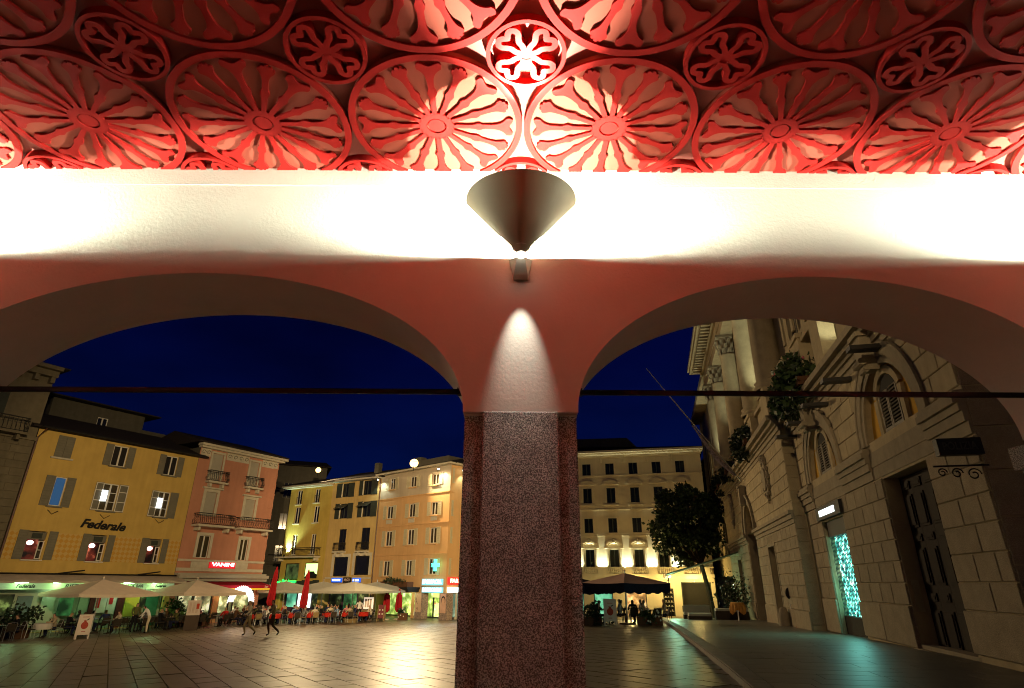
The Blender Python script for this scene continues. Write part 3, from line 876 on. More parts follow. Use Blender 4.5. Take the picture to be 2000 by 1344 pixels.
DIMG = emit('dim_green_room', (.10,.16,.06), .35, (1.4, [(.3,(.012,.02,.008)),(.7,(.12,.19,.07))]))
w = F.window(*W1[0], mull=False, frame=IRON, glass=DIMG, fw=.09); w = F.window(*W1[1], mull=False, frame=IRON, glass=LITY, fw=.09)
F.mb().prism([(-9.65,3.44),(-7.9,3.44),(-7.9,3.75),(-8.2,3.85),(-8.35,4.05),(-8.95,4.05),(-9.0,3.85),(-9.4,3.8)], .02, 'y', .075).build('dark_furniture', IRON, w)
F.balcony(-13.6, -7.6, 5.55, 6.4, .9, .05, 36)
b = F.mb(); b.box(-10.5,-7.0,-.35,-.02,2.62,2.95); [b.box(-10.3+k*.8,-9.7+k*.8,-.4,-.05,2.95,3.1+.08*(k%2)) for k in range(4)]; b.build('flower_box', SHUT_D, r)

r = root_at('ochre_house', 'ochre house with wide dark shutters between the mustard and the peach house', 'house', PG, AG, -3.5)
F = Fac(r, -3.5); ochre = r; FO = F
O4 = [(-5.45,-4.6,11.55,13.0),(-2.45,-1.35,11.6,13.1)]; O3 = [(-5.5,-4.4,9.3,10.85),(-2.3,-1.2,9.35,10.9)]; O2 = [(-5.25,-4.25,6.1,8.2),(-2.12,-1.0,6.1,8.25)]; O1 = [(-5.55,-3.58,3.55,5.42),(-2.66,-.7,3.68,5.5)]
F.wall(-6.94, -.02, 0, 13.15, O4+O3+O2+O1+[(-6.5,-.4,.02,2.4)], OCHRE); F.body(-6.94, -.02, 0, 13.15, 8, OCHRE); F.roof(-6.9, -.1, 13.3, 14.9, .6, 8)
F.mb().box(-6.92, 0, -.7, .1, 13.16, 13.32).build('cornice', TRIM, r)
for h, (a, c) in zip(O4+O3, (((-6.3),(-3.75)),((-3.05),(-.5)),((-6.22),(-3.68)),((-2.98),(-.36)))):
    w = F.window(*h, frame=SHUT_D, glass=GLASS, shutters=[(a, h[0]-.01), (h[1]+.01, c)], sh=SHUT_D)
    if h in O3:
        F.mb().add([(h[0]-.1,-.08,h[3]-.1),(h[1]+.1,-.08,h[3]-.1),(h[1]+.2,-.9,h[3]-.55),(h[0]-.2,-.9,h[3]-.55),(h[0]-.1,-.08,h[3]-.13),(h[1]+.1,-.08,h[3]-.13),(h[1]+.2,-.9,h[3]-.58),(h[0]-.2,-.9,h[3]-.58)],
                   [(0,1,2,3),(7,6,5,4),(0,3,7,4),(1,5,6,2),(3,2,6,7)]).build('window_awning', SHUT_D, w)
    F.mb().box(h[0]-.02, h[0]+.06, -.10, -.05, h[2], h[3]-.05).build('open_casement', WOODW, w)
for h, (a, c) in zip(O2, ((-5.6,-4.05),(-2.42,-.88))):
    w = F.window(*h, frame=IRON, glass=GLASS, fw=.05)
    F.balcony(a, c, 5.98, 6.8, .45, .06, 10, TRIM)
for h in O1:
    w = F.window(*h, mull=False, frame=IRON, glass=GLASS, fw=.12)
    F.frame(*h, .3, TRIM, w, .05)
F.band(-6.5, -.3, 3.32, 3.46, .1, TRIM)
F.mb().tube([(-.05,-.14,13.2),(-.05,-.14,.4)], .06, 6).build('downpipe', GUTTER, r)
F.mb().box(-3.0,-2.4,2,2.6,13.6,15.4).build('chimney', DARKHOUSE, r)

# peach pharmacy house on the corner
PP, AP = (-5.49, 55.44), -41
r = root_at('peach_house', 'peach house on the corner with a pharmacy in its ground floor', 'house', PP, AP, -5.5)
F = Fac(r, -5.5); peach = r; FH = F
Q4 = [(-9.35,-8.55,11.85,13.0),(-6.1,-5.2,11.8,12.85),(-2.82,-1.92,11.72,12.75)]; Q3 = [(-9.5,-8.55,8.95,10.2),(-6.02,-5.12,8.9,10.2),(-2.76,-1.88,8.9,10.1)]
Q2 = [(-9.38,-8.4,6.32,7.76),(-5.98,-5.06,6.34,7.78),(-2.76,-1.84,6.36,7.77)]; Q1 = [(-9.36,-8.42,3.55,4.97),(-5.95,-5.1,3.6,4.97),(-2.7,-1.72,3.68,5.07)]
X1 = -.28
F.wall(-10.9, X1, 2.15, 11.0, Q3+Q2+Q1, PEACH, name='wall'); F.wall(-10.9, X1, 11.0, 13.4, Q4, PALEWALL, name='upper_wall')
F.wall(-10.9, -4.35, 0, 2.15, [(-10.5,-4.8,.02,2.1)], PEACH, name='ground_wall')
F.body(-10.9, X1-.01, 2.15, 13.4, 9, PEACH)
for h in Q4+Q3+Q2+Q1:
    wd = h[1]-h[0]
    w = F.window(*h, glass=GLASSW, shutters=[(h[0]-.56,h[0]-.05),(h[1]+.05,h[1]+.56)], sh=SHUT_B, sill=PEACH, fw=.07)
    if h in Q3: F.mb().box(h[0], h[1], -.03, .08, h[2]-.5, h[2]-.11).build('parapet_panel', TRIM, w)
for z in (5.42, 8.16, 10.9): F.band(-10.9, X1+.02, z, z+.09, .07, PEACH)
F.mb().box(-11.2, X1+.5, -.6, .1, 13.4, 13.56).build('cornice', TRIM, r); 
# second front round the corner
M2 = T(-(-5.5)) @ Matrix.Rotation(R(101), 4, 'Z')
F2 = Fac(r, 0, T(5.5-.28) @ Matrix.Rotation(R(96), 4, 'Z'))
s2 = [(x, x+.85, z, z+1.35) for x in (.75,2.9,5.0) for z in (3.65,6.35,8.75,11.75)]
F2.wall(0.0, 9, 2.15, 11.0, [h for h in s2 if h[2] < 11], PEACH, name='side_front'); F2.wall(0.0, 9, 11.0, 13.4, [h for h in s2 if h[2] > 11], PALEWALL, name='upper_side_front')
for h in s2: F2.window(*h, glass=GLASSW, shutters=[(h[0]-.5,h[0]-.04),(h[1]+.04,h[1]+.5)], sh=SHUT_B, fw=.06)
for z in (5.42, 8.16, 10.9): F2.band(.03, 9, z, z+.09, .06, PEACH)
F2.mb().box(.2, 9, -.6, .1, 13.4, 13.56).build('cornice', TRIM, r)
b = F.mb(); b.add([(-11.3,-.8,13.57),(X1+.7,-.8,13.57),(X1+.7,9,13.57),(-11.3,9,13.57),(-8.0,4,14.9),(-3,4,14.9)], [(0,1,5,4),(1,2,5),(2,3,4,5),(3,0,4),(3,2,1,0)]).build('roof', ROOF, r)
F.mb().box(-8,-3.5,2.6,6,14.2,15.1).build('attic', DARKHOUSE, r); F.mb().box(-9.2,-8.3,3,3.8,14.0,15.6).build('chimney', DARKHOUSE, r)

# ---- far side: the cream palace ---------------------------------------------
r = root_at('cream_palace', 'cream palace with uplit first floor, balustrade and bracketed cornice', 'building', (15.07, 64.51), -14, -4.2)
F = Fac(r, -4.2); creamp = r; FC = F
cx = [-11.95,-9.38,-6.8,-4.22,-1.65,.86,3.36]
rows = [(14.22,15.48),(11.18,12.78),(8.07,9.57),(4.6,6.36)]
holes = [(x-.47,x+.47,a,c) for x in cx for a,c in rows]
gh = [(-13,-10.5,.02,2.6),(-9.2,-7.6,.02,2.6),(-6.6,-4.6,.02,2.6),(-3.4,-1.2,.02,2.6),(.45,1.5,.02,2.6),(2.3,5.2,.4,3.2)]
F.wall(-14, 5.6, 0, 16.2, holes+gh, CREAM); F.body(-14, 5.6, 0, 16.2, 12, CREAM)
b = F.mb(); b.box(-14.3, 5.9, -.95, .1, 16.55, 16.75).box(-14.2, 5.8, -.6, .1, 16.35, 16.549).box(-14.1, 5.7, -.2, .1, 16.12, 16.349).build('cornice', CREAM, r)
for k in range(52):
    x = -14+k*.38
    F.mb().box(x, x+.16, -.8, -.2, 16.40, 16.549).build('modillion', CREAM, r)
for k in range(7):
    x = -13.2+k*2.57+.0
    b = F.mb(); [b.box(x+q*.28, x+q*.28+.16, -.28, .0, 15.55, 16.1) for q in (0,1)]; b.build('bracket', CREAM, r)
b = F.mb(); b.add([(-14.5,-1.05,16.76),(6.0,-1.05,16.76),(6.0,11,16.76),(-14.5,11,16.76),(-13,2.5,18.0),(4,2.5,17.6),(4,8,17.6),(-13,8,18.0)],[(0,1,5,4),(1,2,6,5),(2,3,7,6),(3,0,4,7),(4,5,6,7),(3,2,1,0)]).build('roof', ROOF, r)
b = F.mb(); b.add([(-13,2,18),(-2.5,2,17.7),(-1.2,2,17.7),(-1.2,8,17.7),(-13,8,18),(-13,2,18.95),(-2.2,2,18.75),(-2.2,8,18.75),(-13,8,18.95)],[(0,1,2,6,5),(2,3,7,6),(3,4,8,7),(5,6,7,8)]).build('roof_storey', DARKHOUSE, r)
for z in (14.1, 10.45, 7.9, 7.72): F.band(-14.05, 5.62, z, z+.10, .10, CREAM)
DGLASS = mat('dark_green_glass', (.01,.014,.008), .1, .5, var=.1)
for x in cx:
    for (a, c), kind in zip(rows, ('plain','pediment','plain','arch')):
        w = F.window(x-.47, x+.47, a, c, frame=SHUT_D, glass=DGLASS, fw=.05)
        F.frame(x-.47, x+.47, a, c, .14, CREAM, w, .06, bottom=True)
        if kind == 'pediment':
            b = F.mb(); b.box(x-.72, x-.5+.02, -.10, 0, a, c+.1).box(x+.48, x+.72, -.10, 0, a, c+.1)
            b.box(x-.9, x+.9, -.24, 0, c+.35, c+.47)
            b.prism([(x-.92,c+.47),(x+.92,c+.47),(x+.5,c+.75),(x,c+.92),(x-.5,c+.75)], .22, 'y', -.22); b.build('pediment', CREAM, w)
            F.mb().box(x-.8, x+.8, -.2, 0, a-.28, a-.16).build('sill', CREAM, w)
        if kind == 'arch':
            b = F.mb(); b.box(x-.80, x-.62, -.14, 0, a, c).box(x+.62, x+.80, -.14, 0, a, c)
            n = 12; vs = []
            for k in range(n+1):
                t = pi*k/n; o = (x-.98*cos(t), c+.35+.62*sin(t)); i_ = (x-.80*cos(t), c+.35+.44*sin(t))
                vs += [(o[0],-.30,o[1]),(i_[0],-.30,i_[1]),(o[0],0,o[1]),(i_[0],0,i_[1])]
            fs = []
            for k in range(n):
                p, q = 4*k, 4*k+4; fs += [(p,q,q+1,p+1),(p,p+2,q+2,q),(p+1,q+1,q+3,p+3)]
            b.add(vs, fs); b.box(x-1.0, x-.6, -.30, 0, c+.12, c+.34).box(x+.6, x+1.0, -.30, 0, c+.12, c+.34)
            b.build('arched_hood', CREAM, w)
            b = F.mb(); b.ball((x,-.2,c+.75), .2, 6); b.ball((x,-.2,c+1.0), .12, 6); b.tube([(x-.45,-.15,c+.55),(x-.2,-.2,c+.65),(x,-.2,c+.6),(x+.2,-.2,c+.65),(x+.45,-.15,c+.55)], .06, 5); b.build('crest_ornament', CREAM, w)
# balustrade of the first floor
b = F.mb(); b.box(-14, 5.6, -.75, 0, 3.75, 3.95).box(-14, 5.6, -.62, 0, 3.5, 3.749); balc = b.build('balcony', CREAM, r)
F.mb().box(-14, 5.6, -.78, -.52, 4.52, 4.62).build('rail', CREAM, balc)
for k in range(8):
    x = -13.2+k*2.57
    F.mb().box(x-.45, x+.45, -.74, -.56, 3.951, 4.519).build('pedestal', CREAM, balc)
    for q in range(8):
        xx = x+.56+q*.2
        if xx > 5.4: continue
        MB(F.M).lathe([(.05,3.951),(.035,4.05),(.07,4.2),(.035,4.42),(.05,4.519)], 6, (xx,-.65,0)).build('baluster', CREAM, balc)
YLIT = emit('warm_lit_shop', (1.0,.62,.2), .7, (1.3, [(.3,(.05,.03,.012)),(.5,(.5,.28,.1)),(.7,(1.0,.8,.45))]))
TEALIN = emit('teal_lit_shop', (.2,.8,.55), .8, (.7, [(.3,(.02,.09,.06)),(.55,(.15,.6,.38)),(.75,(.6,1.0,.75))]))
DARKIN = mat('dark_interior', (.02,.018,.014), .8, .2)
for h, m in zip(gh, (TEALIN, TEALIN, TEALIN, YLIT, DARKIN, DARKIN)):
    w = F.mb().box(h[0], h[1], .7, .75, h[2], h[3]).build('shop_window', m, r)
    b = F.mb(); b.box(h[0], h[0]+.1, .05, .15, h[2], h[3]).box(h[1]-.1, h[1], .05, .15, h[2], h[3]).box(h[0]+.1, h[1]-.1, .05, .15, h[3]-.1, h[3]); b.build('frame', SHUT_D, w)
w = [o for o in r.children if o.name.startswith('shop_window')]
b = F.mb()
for k in range(5): b.box(.5, 1.45, .3, .65, .45+k*.42, .48+k*.42)
b.build('shelf', TRIM, w[4])
GOODS = mat('goods', (.6,.5,.4), .6, .3, var=.8, vscale=9)
b = F.mb()
for k in range(5):
    for q in range(3): b.ball((.68+q*.28, .45, .56+k*.42), .07, 5)
b.build('goods', GOODS, w[4])
F.mb().box(2.3,5.2,-.12,.0,.02,.39).build('shop_sill', TRIM, r)
for x, y, z, e_ in ((3.6,-1.6,3.2,420),(1.0,-1.6,3.2,260),(-2.2,-1.4,3.2,150)):  # lamps added to give the palace ground floor its yellow light
    MB(F.M).lathe([(.001,.0),(.09,.02),(.07,.16),(.001,.18)], 10, (x,y,z)).build('added_shop_lamp', YLIT, r)
    lamp('shop_fill_light', 'POINT', (x+4.2,y,z-.12), e_, (1.0,.70,.22), r, .1)

# ---- right side: the town hall -----------------------------------------------
STONE = mat('town_hall_stone', (.40,.325,.20), .85, .2, var=.13, vscale=2.2, island=.08, bump=.35, bscale=30, streak=.08)
STONE2 = mat('town_hall_plinth_stone', (.33,.27,.18), .85, .2, var=.15, vscale=3, island=.10, bump=.45, bscale=45, speck=(60,1.1,.8))
STONED = mat('carved_stone', (.30,.25,.17), .85, .2, var=.15, bump=.3)
YPAN = mat('yellow_panel', (.55,.31,.045), .9, .15, var=.08, vscale=2)
DOORW = mat('dark_oak_door', (.022,.014,.009), .75, .15, var=.25, vscale=6)
LOUVRE = mat('louvre_wood', (.15,.125,.085), .6, .3, var=.12)
r = root_at('town_hall', 'monumental stone town hall with portals, arched windows and giant columns', 'building', FP, -103, -20)
# local x runs from -57 (far corner) to +2.45 (near corner)
F = Fac(r, -20); hall = r; FT = F
GZ = .6
def arch_panel(b, x0, x1, z0, z1, cx, rad, y, d, n=28):
    """wall face with a half-round opening standing on z0, and its soffit"""
    inner, outer = [], []
    for k in range(n+1):
        t = pi*k/n; c, s = -cos(t), sin(t)
        inner.append((cx+rad*c, z0+rad*s))
        m = 1e9
        if c > 1e-6: m = min(m, (x1-cx)/c)
        if c < -1e-6: m = min(m, (x0-cx)/c)
        if s > 1e-6: m = min(m, (z1-z0)/s)
        outer.append((cx+m*c, z0+m*s))
    vs = [(x,y,z) for x,z in inner]+[(x,y,z) for x,z in outer]+[(x,y+d,z) for x,z in inner]
    m = n+1; fs = []
    for k in range(n):
        fs += [(k,k+1,m+k+1,m+k), (k+1,k,2*m+k,2*m+k+1)]
    b.add(vs, fs)
    for ax, az in ((x0,z1),(x1,z1)):
        # fill the corner the fan leaves out
        ks = [k for k in range(m) if abs(outer[k][0]-ax) < 1e-6]; kt = [k for k in range(m) if abs(outer[k][1]-az) < 1e-6]
        if ks and kt:
            a = outer[ks[-1]] if ax == x0 else outer[ks[0]]; c = outer[kt[0]] if ax == x0 else outer[kt[-1]]
            b.add([(a[0],y,a[1]),(ax,y,az),(c[0],y,c[1])], [(0,1,2)])
def archivolt(b, cx, z0, r0, r1, y0, y1, n=28, a0=0, a1=pi):
    vs = []
    for k in range(n+1):
        t = a0+(a1-a0)*k/n; c, s = -cos(t), sin(t)
        vs += [(cx+r0*c,y0,z0+r0*s),(cx+r1*c,y0,z0+r1*s),(cx+r0*c,y1,z0+r0*s),(cx+r1*c,y1,z0+r1*s)]
    fs = []
    for k in range(n):
        p, q = 4*k, 4*k+4
        fs += [(p,q,q+1,p+1),(p,p+2,q+2,q),(p+1,q+1,q+3,p+3)]
    b.add(vs, fs)
PCX, SCX = -1.55, -8.75          # centres of the two bays near us
BF = -.48                        # the middle bay stands this far forward
BX0, BX1 = -38.2, -12.75         # extent of the middle bay
MCX = -25.6
b = F.mb()
def cells(x0, x1, z0, z1, holes, y=0, d=.9):
    xs = sorted({x0,x1,*[h[0] for h in holes],*[h[1] for h in holes]}); zs = sorted({z0,z1,*[h[2] for h in holes],*[h[3] for h in holes]})
    for i in range(len(xs)-1):
        for j in range(len(zs)-1):
            mx, mz = (xs[i]+xs[i+1])/2, (zs[j]+zs[j+1])/2
            if any(h[0] < mx < h[1] and h[2] < mz < h[3] for h in holes): continue
            b.quad((xs[i],y,zs[j]),(xs[i+1],y,zs[j]),(xs[i+1],y,zs[j+1]),(xs[i],y,zs[j+1]))
    for a,c,e_,f in holes:
        b.quad((a,y,e_),(a,y,f),(a,y+d,f),(a,y+d,e_)); b.quad((c,y,f),(c,y,e_),(c,y+d,e_),(c,y+d,f)); b.quad((a,y,f),(c,y,f),(c,y+d,f),(a,y+d,f))
AR = 1.92
dz = 6.95
cells(BX1, 2.45, GZ, dz, [(-3.05,0.0,GZ,5.88),(SCX-1.5,SCX+1.3,GZ,5.32)])
cells(BX1, PCX*0+SCX-2.6, dz, 9.6, []); cells(SCX+2.6, PCX-2.6, dz, 9.6, []); cells(PCX+2.6, 2.45, dz, 9.6, [])
arch_panel(b, SCX-2.6, SCX+2.6, dz, 9.6, SCX, AR, 0, .18); arch_panel(b, PCX-2.6, PCX+2.6, dz, 9.6, PCX, AR, 0, .18)
cells(BX1, 2.45, 9.6, 10.2, [])
# middle bay, with its returns
cells(BX0, BX1, 0, 6.1, [(-20.1,-18.3,0,4.9),(-33.4,-31.5,0,4.7),(MCX-1.75,MCX+1.75,0,6.1)], BF)
cells(BX0, MCX-2.4, 6.1, 10.0, [], BF); cells(MCX+2.4, BX1, 6.1, 10.0, [], BF)
arch_panel(b, MCX-2.4, MCX+2.4, 6.1, 10.0, MCX, 1.75, BF, 1.2)
b.quad((BX1,BF,0),(BX1,.0,0),(BX1,.0,10.0),(BX1,BF,10.0)); b.quad((BX0,.0,0),(BX0,BF,0),(BX0,BF,10),(BX0,0,10))
# far part
cells(-57, BX0, 0, 9.6, [(-44.6,-43.2,5.9,8.2),(-49.6,-48.2,5.9,8.2),(-54.6,-53.2,5.9,8.2),(-56,-39.5,.02,3.7)], 0)
cells(-57, BX0, 9.6, 10.2, [], 0)
# near end wall and far end, top storeys
b.quad((2.45,0,GZ),(2.45,14,GZ),(2.45,14,22),(2.45,0,22))
b.quad((-57,14,0),(-57,0,0),(-57,0,22),(-57,14,22))
wall_o = b.build('wall', STONE, r)
b = F.mb(); cells(-57, 2.45, 10.2, 22, [(x-.75,x+.75,13.4,17.0) for x in (-54,-50,-46,-42,-10.5,-6.5,-2.5)]+[(x-.8,x+.8,12.8,17.2) for x in (-35.6,-29,-22.2,-15.6)], .32, .5)
upper = b.build('upper_wall', STONE, r)
# near side face beyond the corner, and its string courses
b = F.mb()
for z in (1.6,2.5,3.4,4.3,5.2,6.1,7.0,7.9,8.8,9.7): b.box(2.451, 2.49, .0, 13, z, z+.86)
stuff(b.build('side_stonework', STONE2, r))
# blocks --------------------------------------------------------------------
def arch_cut(z, cx, zs, rad):
    return sqrt(max(0, rad*rad-(z-zs)**2)) if z > zs else rad
def course(x0, x1, z, h, lens, y, m, off=0, arches=(), name='stone_block', proud=.045, skip=()):
    x = x1-off if off else x1
    xs = [x1]+([x] if off else [])
    k = 0
    while xs[-1] > x0+.05:
        nx = xs[-1]-lens[k % len(lens)]*rnd.uniform(.9, 1.1); k += 1
        if nx < x0+.35: nx = x0
        xs.append(nx)
    g = .011
    for c, a in zip(xs, xs[1:]):
        pieces = [(a+g, c-g, a+g, c-g)]     # bottom x0,x1, top x0,x1
        for (cx, zs, rad) in arches:
            wb, wt = arch_cut(z, cx, zs, rad), arch_cut(z+h, cx, zs, rad)
            if z > zs+rad: continue
            new = []
            for (p0,p1,q0,q1) in pieces:
                l0, l1, r0_, r1_ = cx-wb, cx-wt, cx+wb, cx+wt
                # left remainder
                if p0 < l0-.08: new.append((p0, min(p1,l0), q0, min(q1, l1)))
                if p1 > r0_+.08: new.append((max(p0,r0_), p1, max(q0, r1_), q1))
                elif wt < .2 and False: pass
            pieces = new
        for (p0,p1,q0,q1) in pieces:
            if any(p0 < s[1] and p1 > s[0] and z < s[3] and z+h > s[2] for s in skip): continue
            if p1-p0 < .1 and q1-q0 < .1: continue
            z0, z1 = z+g, z+h-g; cc = .018
            F.mb().add([(p0,y,z0),(p1,y,z0),(q1,y,z1),(q0,y,z1),(p0,y-proud+cc,z0),(p1,y-proud+cc,z0),(q1,y-proud+cc,z1),(q0,y-proud+cc,z1),
                        (p0+cc,y-proud,z0+cc),(p1-cc,y-proud,z0+cc),(q1-cc,y-proud,z1-cc),(q0+cc,y-proud,z1-cc)],
                       [(0,1,5,4),(1,2,6,5),(2,3,7,6),(3,0,4,7),(4,5,9,8),(5,6,10,9),(6,7,11,10),(7,4,8,11),(8,9,10,11)]).build(name, m, r)
ARCH = [(PCX, dz, 2.52), (SCX, dz, 2.52)]
# lower blocks: near corner pier, pier between portal and shop, pier up to the bay
for k in range(6):
    z = 2.5+k*.57
    course(.02, 2.45, z, .57, [.95,1.15], 0, STONE2, .5 if k % 2 else 0, name='plinth_block')
    course(-7.42, -3.08, z, .57, [1.1,1.0,.9], 0, STONE2, .55 if k % 2 else 0, name='plinth_block')
    course(BX1+.5, SCX-1.52, z, .57, [.8,.9], 0, STONE2, .4 if k % 2 else 0, name='plinth_block')
course(.02, 2.45, 1.62, .88, [2.5], 0, STONE2, name='plinth_block', proud=.09); course(-7.42, -3.08, 1.45, 1.05, [2.2,2.2], 0, STONE2, name='plinth_block', proud=.09); course(BX1+.5, SCX-1.52, 1.3, 1.2, [3], 0, STONE2, name='plinth_block', proud=.09)
# upper ashlar
for k in range(4):
    z = 7.0+k*.58
    course(BX1+.1, 2.45, z, .58, [1.25,1.0,1.15], 0, STONE, .6 if k % 2 else 0, ARCH)
course(BX1+.1, 2.45, 7.0+4*.58, .30, [1.6,1.4], 0, STONE, .5, [(PCX,dz,2.5),(SCX,dz,2.5)])
# middle bay
for k in range(7):
    z = 1.95+k*.51
    for a, c in ((-18.2,BX1),(MCX+1.85,-20.2),(-31.4,MCX-1.85),(BX0,-33.5)):
        course(a+.02, c, z, .51, [1.15,1.0], BF, STONE2, .5 if k % 2 else 0, name='plinth_block')
for a, c in ((-18.2,BX1),(MCX+1.85,-20.2),(-31.4,MCX-1.85),(BX0,-33.5)): course(a+.02, c, .95, 1.0, [3], BF, STONE2, name='plinth_block', proud=.09)
for k in range(5):
    z = 6.5+k*.6
    course(BX0, BX1, z, .6, [1.5,1.3], BF, STONE, .7 if k % 2 else 0, [(MCX,6.1,2.35)])
for k in range(15):
    z = 1.44+k*.55
    F.mb().box(BX1+.001, BX1+.035, BF-.03, -.05, z+.014, z+.536).build('return_block', STONE2 if z < 5.4 else STONE, r)
# entablature bands and cornices
def bands(x0, x1, y, specs, name):
    q = F.mb()
    for z0, z1, d in specs: q.box(x0, x1, y-d, y, z0, z1-.001)
    return q.build(name, STONED, r)
SP = [(5.95,6.22,.06),(6.22,6.45,.12),(6.45,6.62,.17),(6.62,6.78,.25),(6.78,6.9,.19)]
bands(PCX+2.1, 2.47, 0, SP, 'impost_course'); bands(SCX+2.1, PCX-2.1, 0, SP, 'impost_course'); bands(BX1, SCX-2.1, 0, SP, 'impost_course')
for cx_ in (PCX, SCX): bands(cx_-2.1, cx_+2.1, 0, [(5.95,6.3,.02),(6.3,6.72,.04)], 'portal_frieze')
SB = [(5.55,5.75,.06),(5.75,5.95,.14),(5.95,6.1,.24)]
bands(MCX+1.8, BX1-.0, BF, SB, 'impost_course'); bands(BX0, MCX-1.8, BF, SB, 'impost_course')
bands(BX1, 2.5, 0, [(9.30,9.5,.05),(9.5,9.7,.12),(9.7,9.82,.2),(9.82,9.98,.36),(9.98,10.2,.55)], 'main_cornice')
bands(BX0-.2, BX1+.2, BF, [(9.5,9.7,.06),(9.7,9.9,.13),(9.9,10.02,.22),(10.02,10.18,.38),(10.18,10.42,.58)], 'main_cornice')
bands(-57.3, BX0-.2, 0, [(9.5,9.7,.06),(9.7,9.9,.15),(9.9,10.2,.5)], 'main_cornice')
# arches with mouldings, keystones, yellow lunettes and louvred windows
for cx_ in (PCX, SCX):
    b = F.mb(); archivolt(b, cx_, dz, 1.92, 2.5, -.06, .02); archivolt(b, cx_, dz, 2.12, 2.42, -.10, -.059); archivolt(b, cx_, dz, 2.42, 2.52, -.13, -.059)
    o = b.build('archivolt', STONED, r)
    b = F.mb(); b.prism([(-.30,9.72),(.30,9.72),(.22,8.72),(-.22,8.72)], .40, 'y', -.42); b.box(-.36,.36,-.5,-.02,9.72,9.86); b.tube([(-.3,-.46,8.95),(.3,-.46,8.95)], .11, 8); b.tube([(-.2,-.36,8.74),(.2,-.36,8.74)], .09, 8)
    b.v = [(v[0]+cx_,v[1],v[2]) for v in b.v]; b.build('keystone', STONED, o)
    n = 20
    F.mb().prism([(cx_-1.96*cos(pi*k/n), dz+1.96*sin(pi*k/n)) for k in range(n+1)], .05, 'y', .16).build('lunette_panel', YPAN, o)
    b = F.mb(); ww = .78; zt = 8.05
    b.box(cx_-ww-.24, cx_-ww, .06, .159, dz, zt).box(cx_+ww, cx_+ww+.24, .06, .159, dz, zt)
    archivolt(b, cx_, zt-.28, .84, 1.06, .06, .159, 16, .35, pi-.35)
    b.box(cx_-1.9, cx_+1.9, -.02, .159, dz-.22, dz+.06)
    b.build('window_surround', STONE, o)
    F.mb().prism([(cx_-ww,dz+.06),(cx_+ww,dz+.06),(cx_+ww,zt)]+[(cx_+.82*cos(t)*.95, zt-.28+.84*sin(t)) for t in (.7,1.1,1.57,2.04,2.44)]+[(cx_-ww,zt)], .012, 'y', .135).build('opening', DARKIN, o)
    for s in (-1, 1):
        b = F.mb(); a, c = (cx_-ww+.16, cx_-.01) if s < 0 else (cx_+.01, cx_+ww-.06)
        b.box(a, a+.07, .06, .10, dz+.1, zt+.1).box(c-.07, c, .06, .10, dz+.1, zt+.1).box(a+.07, c-.07, .06, .10, dz+.1, dz+.2)
        for k in range(11):
            zz = dz+.24+k*.095
            b.add([(a+.07,.065,zz),(c-.07,.065,zz),(c-.07,.10,zz+.06),(a+.07,.10,zz+.06),(a+.07,.077,zz-.004),(c-.07,.077,zz-.004),(c-.07,.112,zz+.056),(a+.07,.112,zz+.056)], [(0,1,2,3),(4,7,6,5),(0,4,5,1),(3,2,6,7)])
        b.build('louvred_shutter', LOUVRE, o)
# portal door
d = F.mb().box(-3.05, 0, .48, .53, GZ, 5.88).build('portal_door', DOORW, r)
for k in range(4):
    a = -3.0+k*.75; c = a+.74
    b = F.mb(); b.box(a, c, .40, .479, 1.3, 5.85)
    for z0, z1 in ((1.55,2.4),(2.62,2.82),(3.02,3.95),(4.12,4.3),(4.48,5.35),(5.5,5.72)):
        b.box(a+.10, c-.10, .365, .399, z0, z1)
        b.box(a+.16, c-.16, .335, .364, z0+.06, z1-.06) if z1-z0 > .3 else b.box(a+.15, c-.15, .35, .364, z0+.05, z1-.05)
    b.build('leaf', DOORW, d)
F.mb().box(-.03, -.005, .15, .35, 3.6, 4.2).build('notice_plate', WOODW, d)
F.mb().box(-3.05,-3.03,.10,.28,2.35,3.15).build('bell_panel', mat('brass_plate', (.45,.4,.28), .35, .5, .6), d)
F.mb().box(-3.35, .25, -.12, .9, GZ, 1.46).box(-3.2, .1, .0, .9, 1.461, 1.56).build('threshold', STONED, r)
# bay mouldings: big portal arch, side doors
b = F.mb(); archivolt(b, MCX, 6.1, 1.75, 2.32, BF-.12, BF+.02); archivolt(b, MCX, 6.1, 2.2, 2.36, BF-.2, BF-.119)
o = b.build('archivolt', STONED, r)
b = F.mb(); b.prism([(MCX-.28,8.9),(MCX+.28,8.9),(MCX+.2,7.8),(MCX-.2,7.8)], .4, 'y', BF-.45); b.box(MCX-.34, MCX+.34, BF-.5, BF-.02, 8.9, 9.05); b.build('keystone', STONED, o)
F.mb().prism([(MCX-1.8*cos(pi*k/16), 6.1+1.8*sin(pi*k/16)) for k in range(17)], .05, 'y', BF+.9).build('lunette_panel', STONE, o)
b = F.mb(); b.box(MCX-1.75, MCX+1.75, BF+.95, BF+1.0, 0, 6.1)
g = b.build('portal_gate', DARKIN, r)
b = F.mb()
for k in range(12): b.tube([(MCX-1.7+k*.31, BF+.85, .7),(MCX-1.7+k*.31, BF+.85, 5.9)], .025, 4)
for z in (.8,3.2,5.0): b.tube([(MCX-1.72,BF+.85,z),(MCX+1.72,BF+.85,z)], .03, 4)
b.tube([(MCX+1.2,BF+.85,5.0),(MCX+1.2,BF+.85,6.6)], .05, 4); b.tube([(MCX-.2,BF+.85,5.9),(MCX-.2,BF+.85,7.0)], .06, 4)
b.build('iron_bars', RAIL, g)
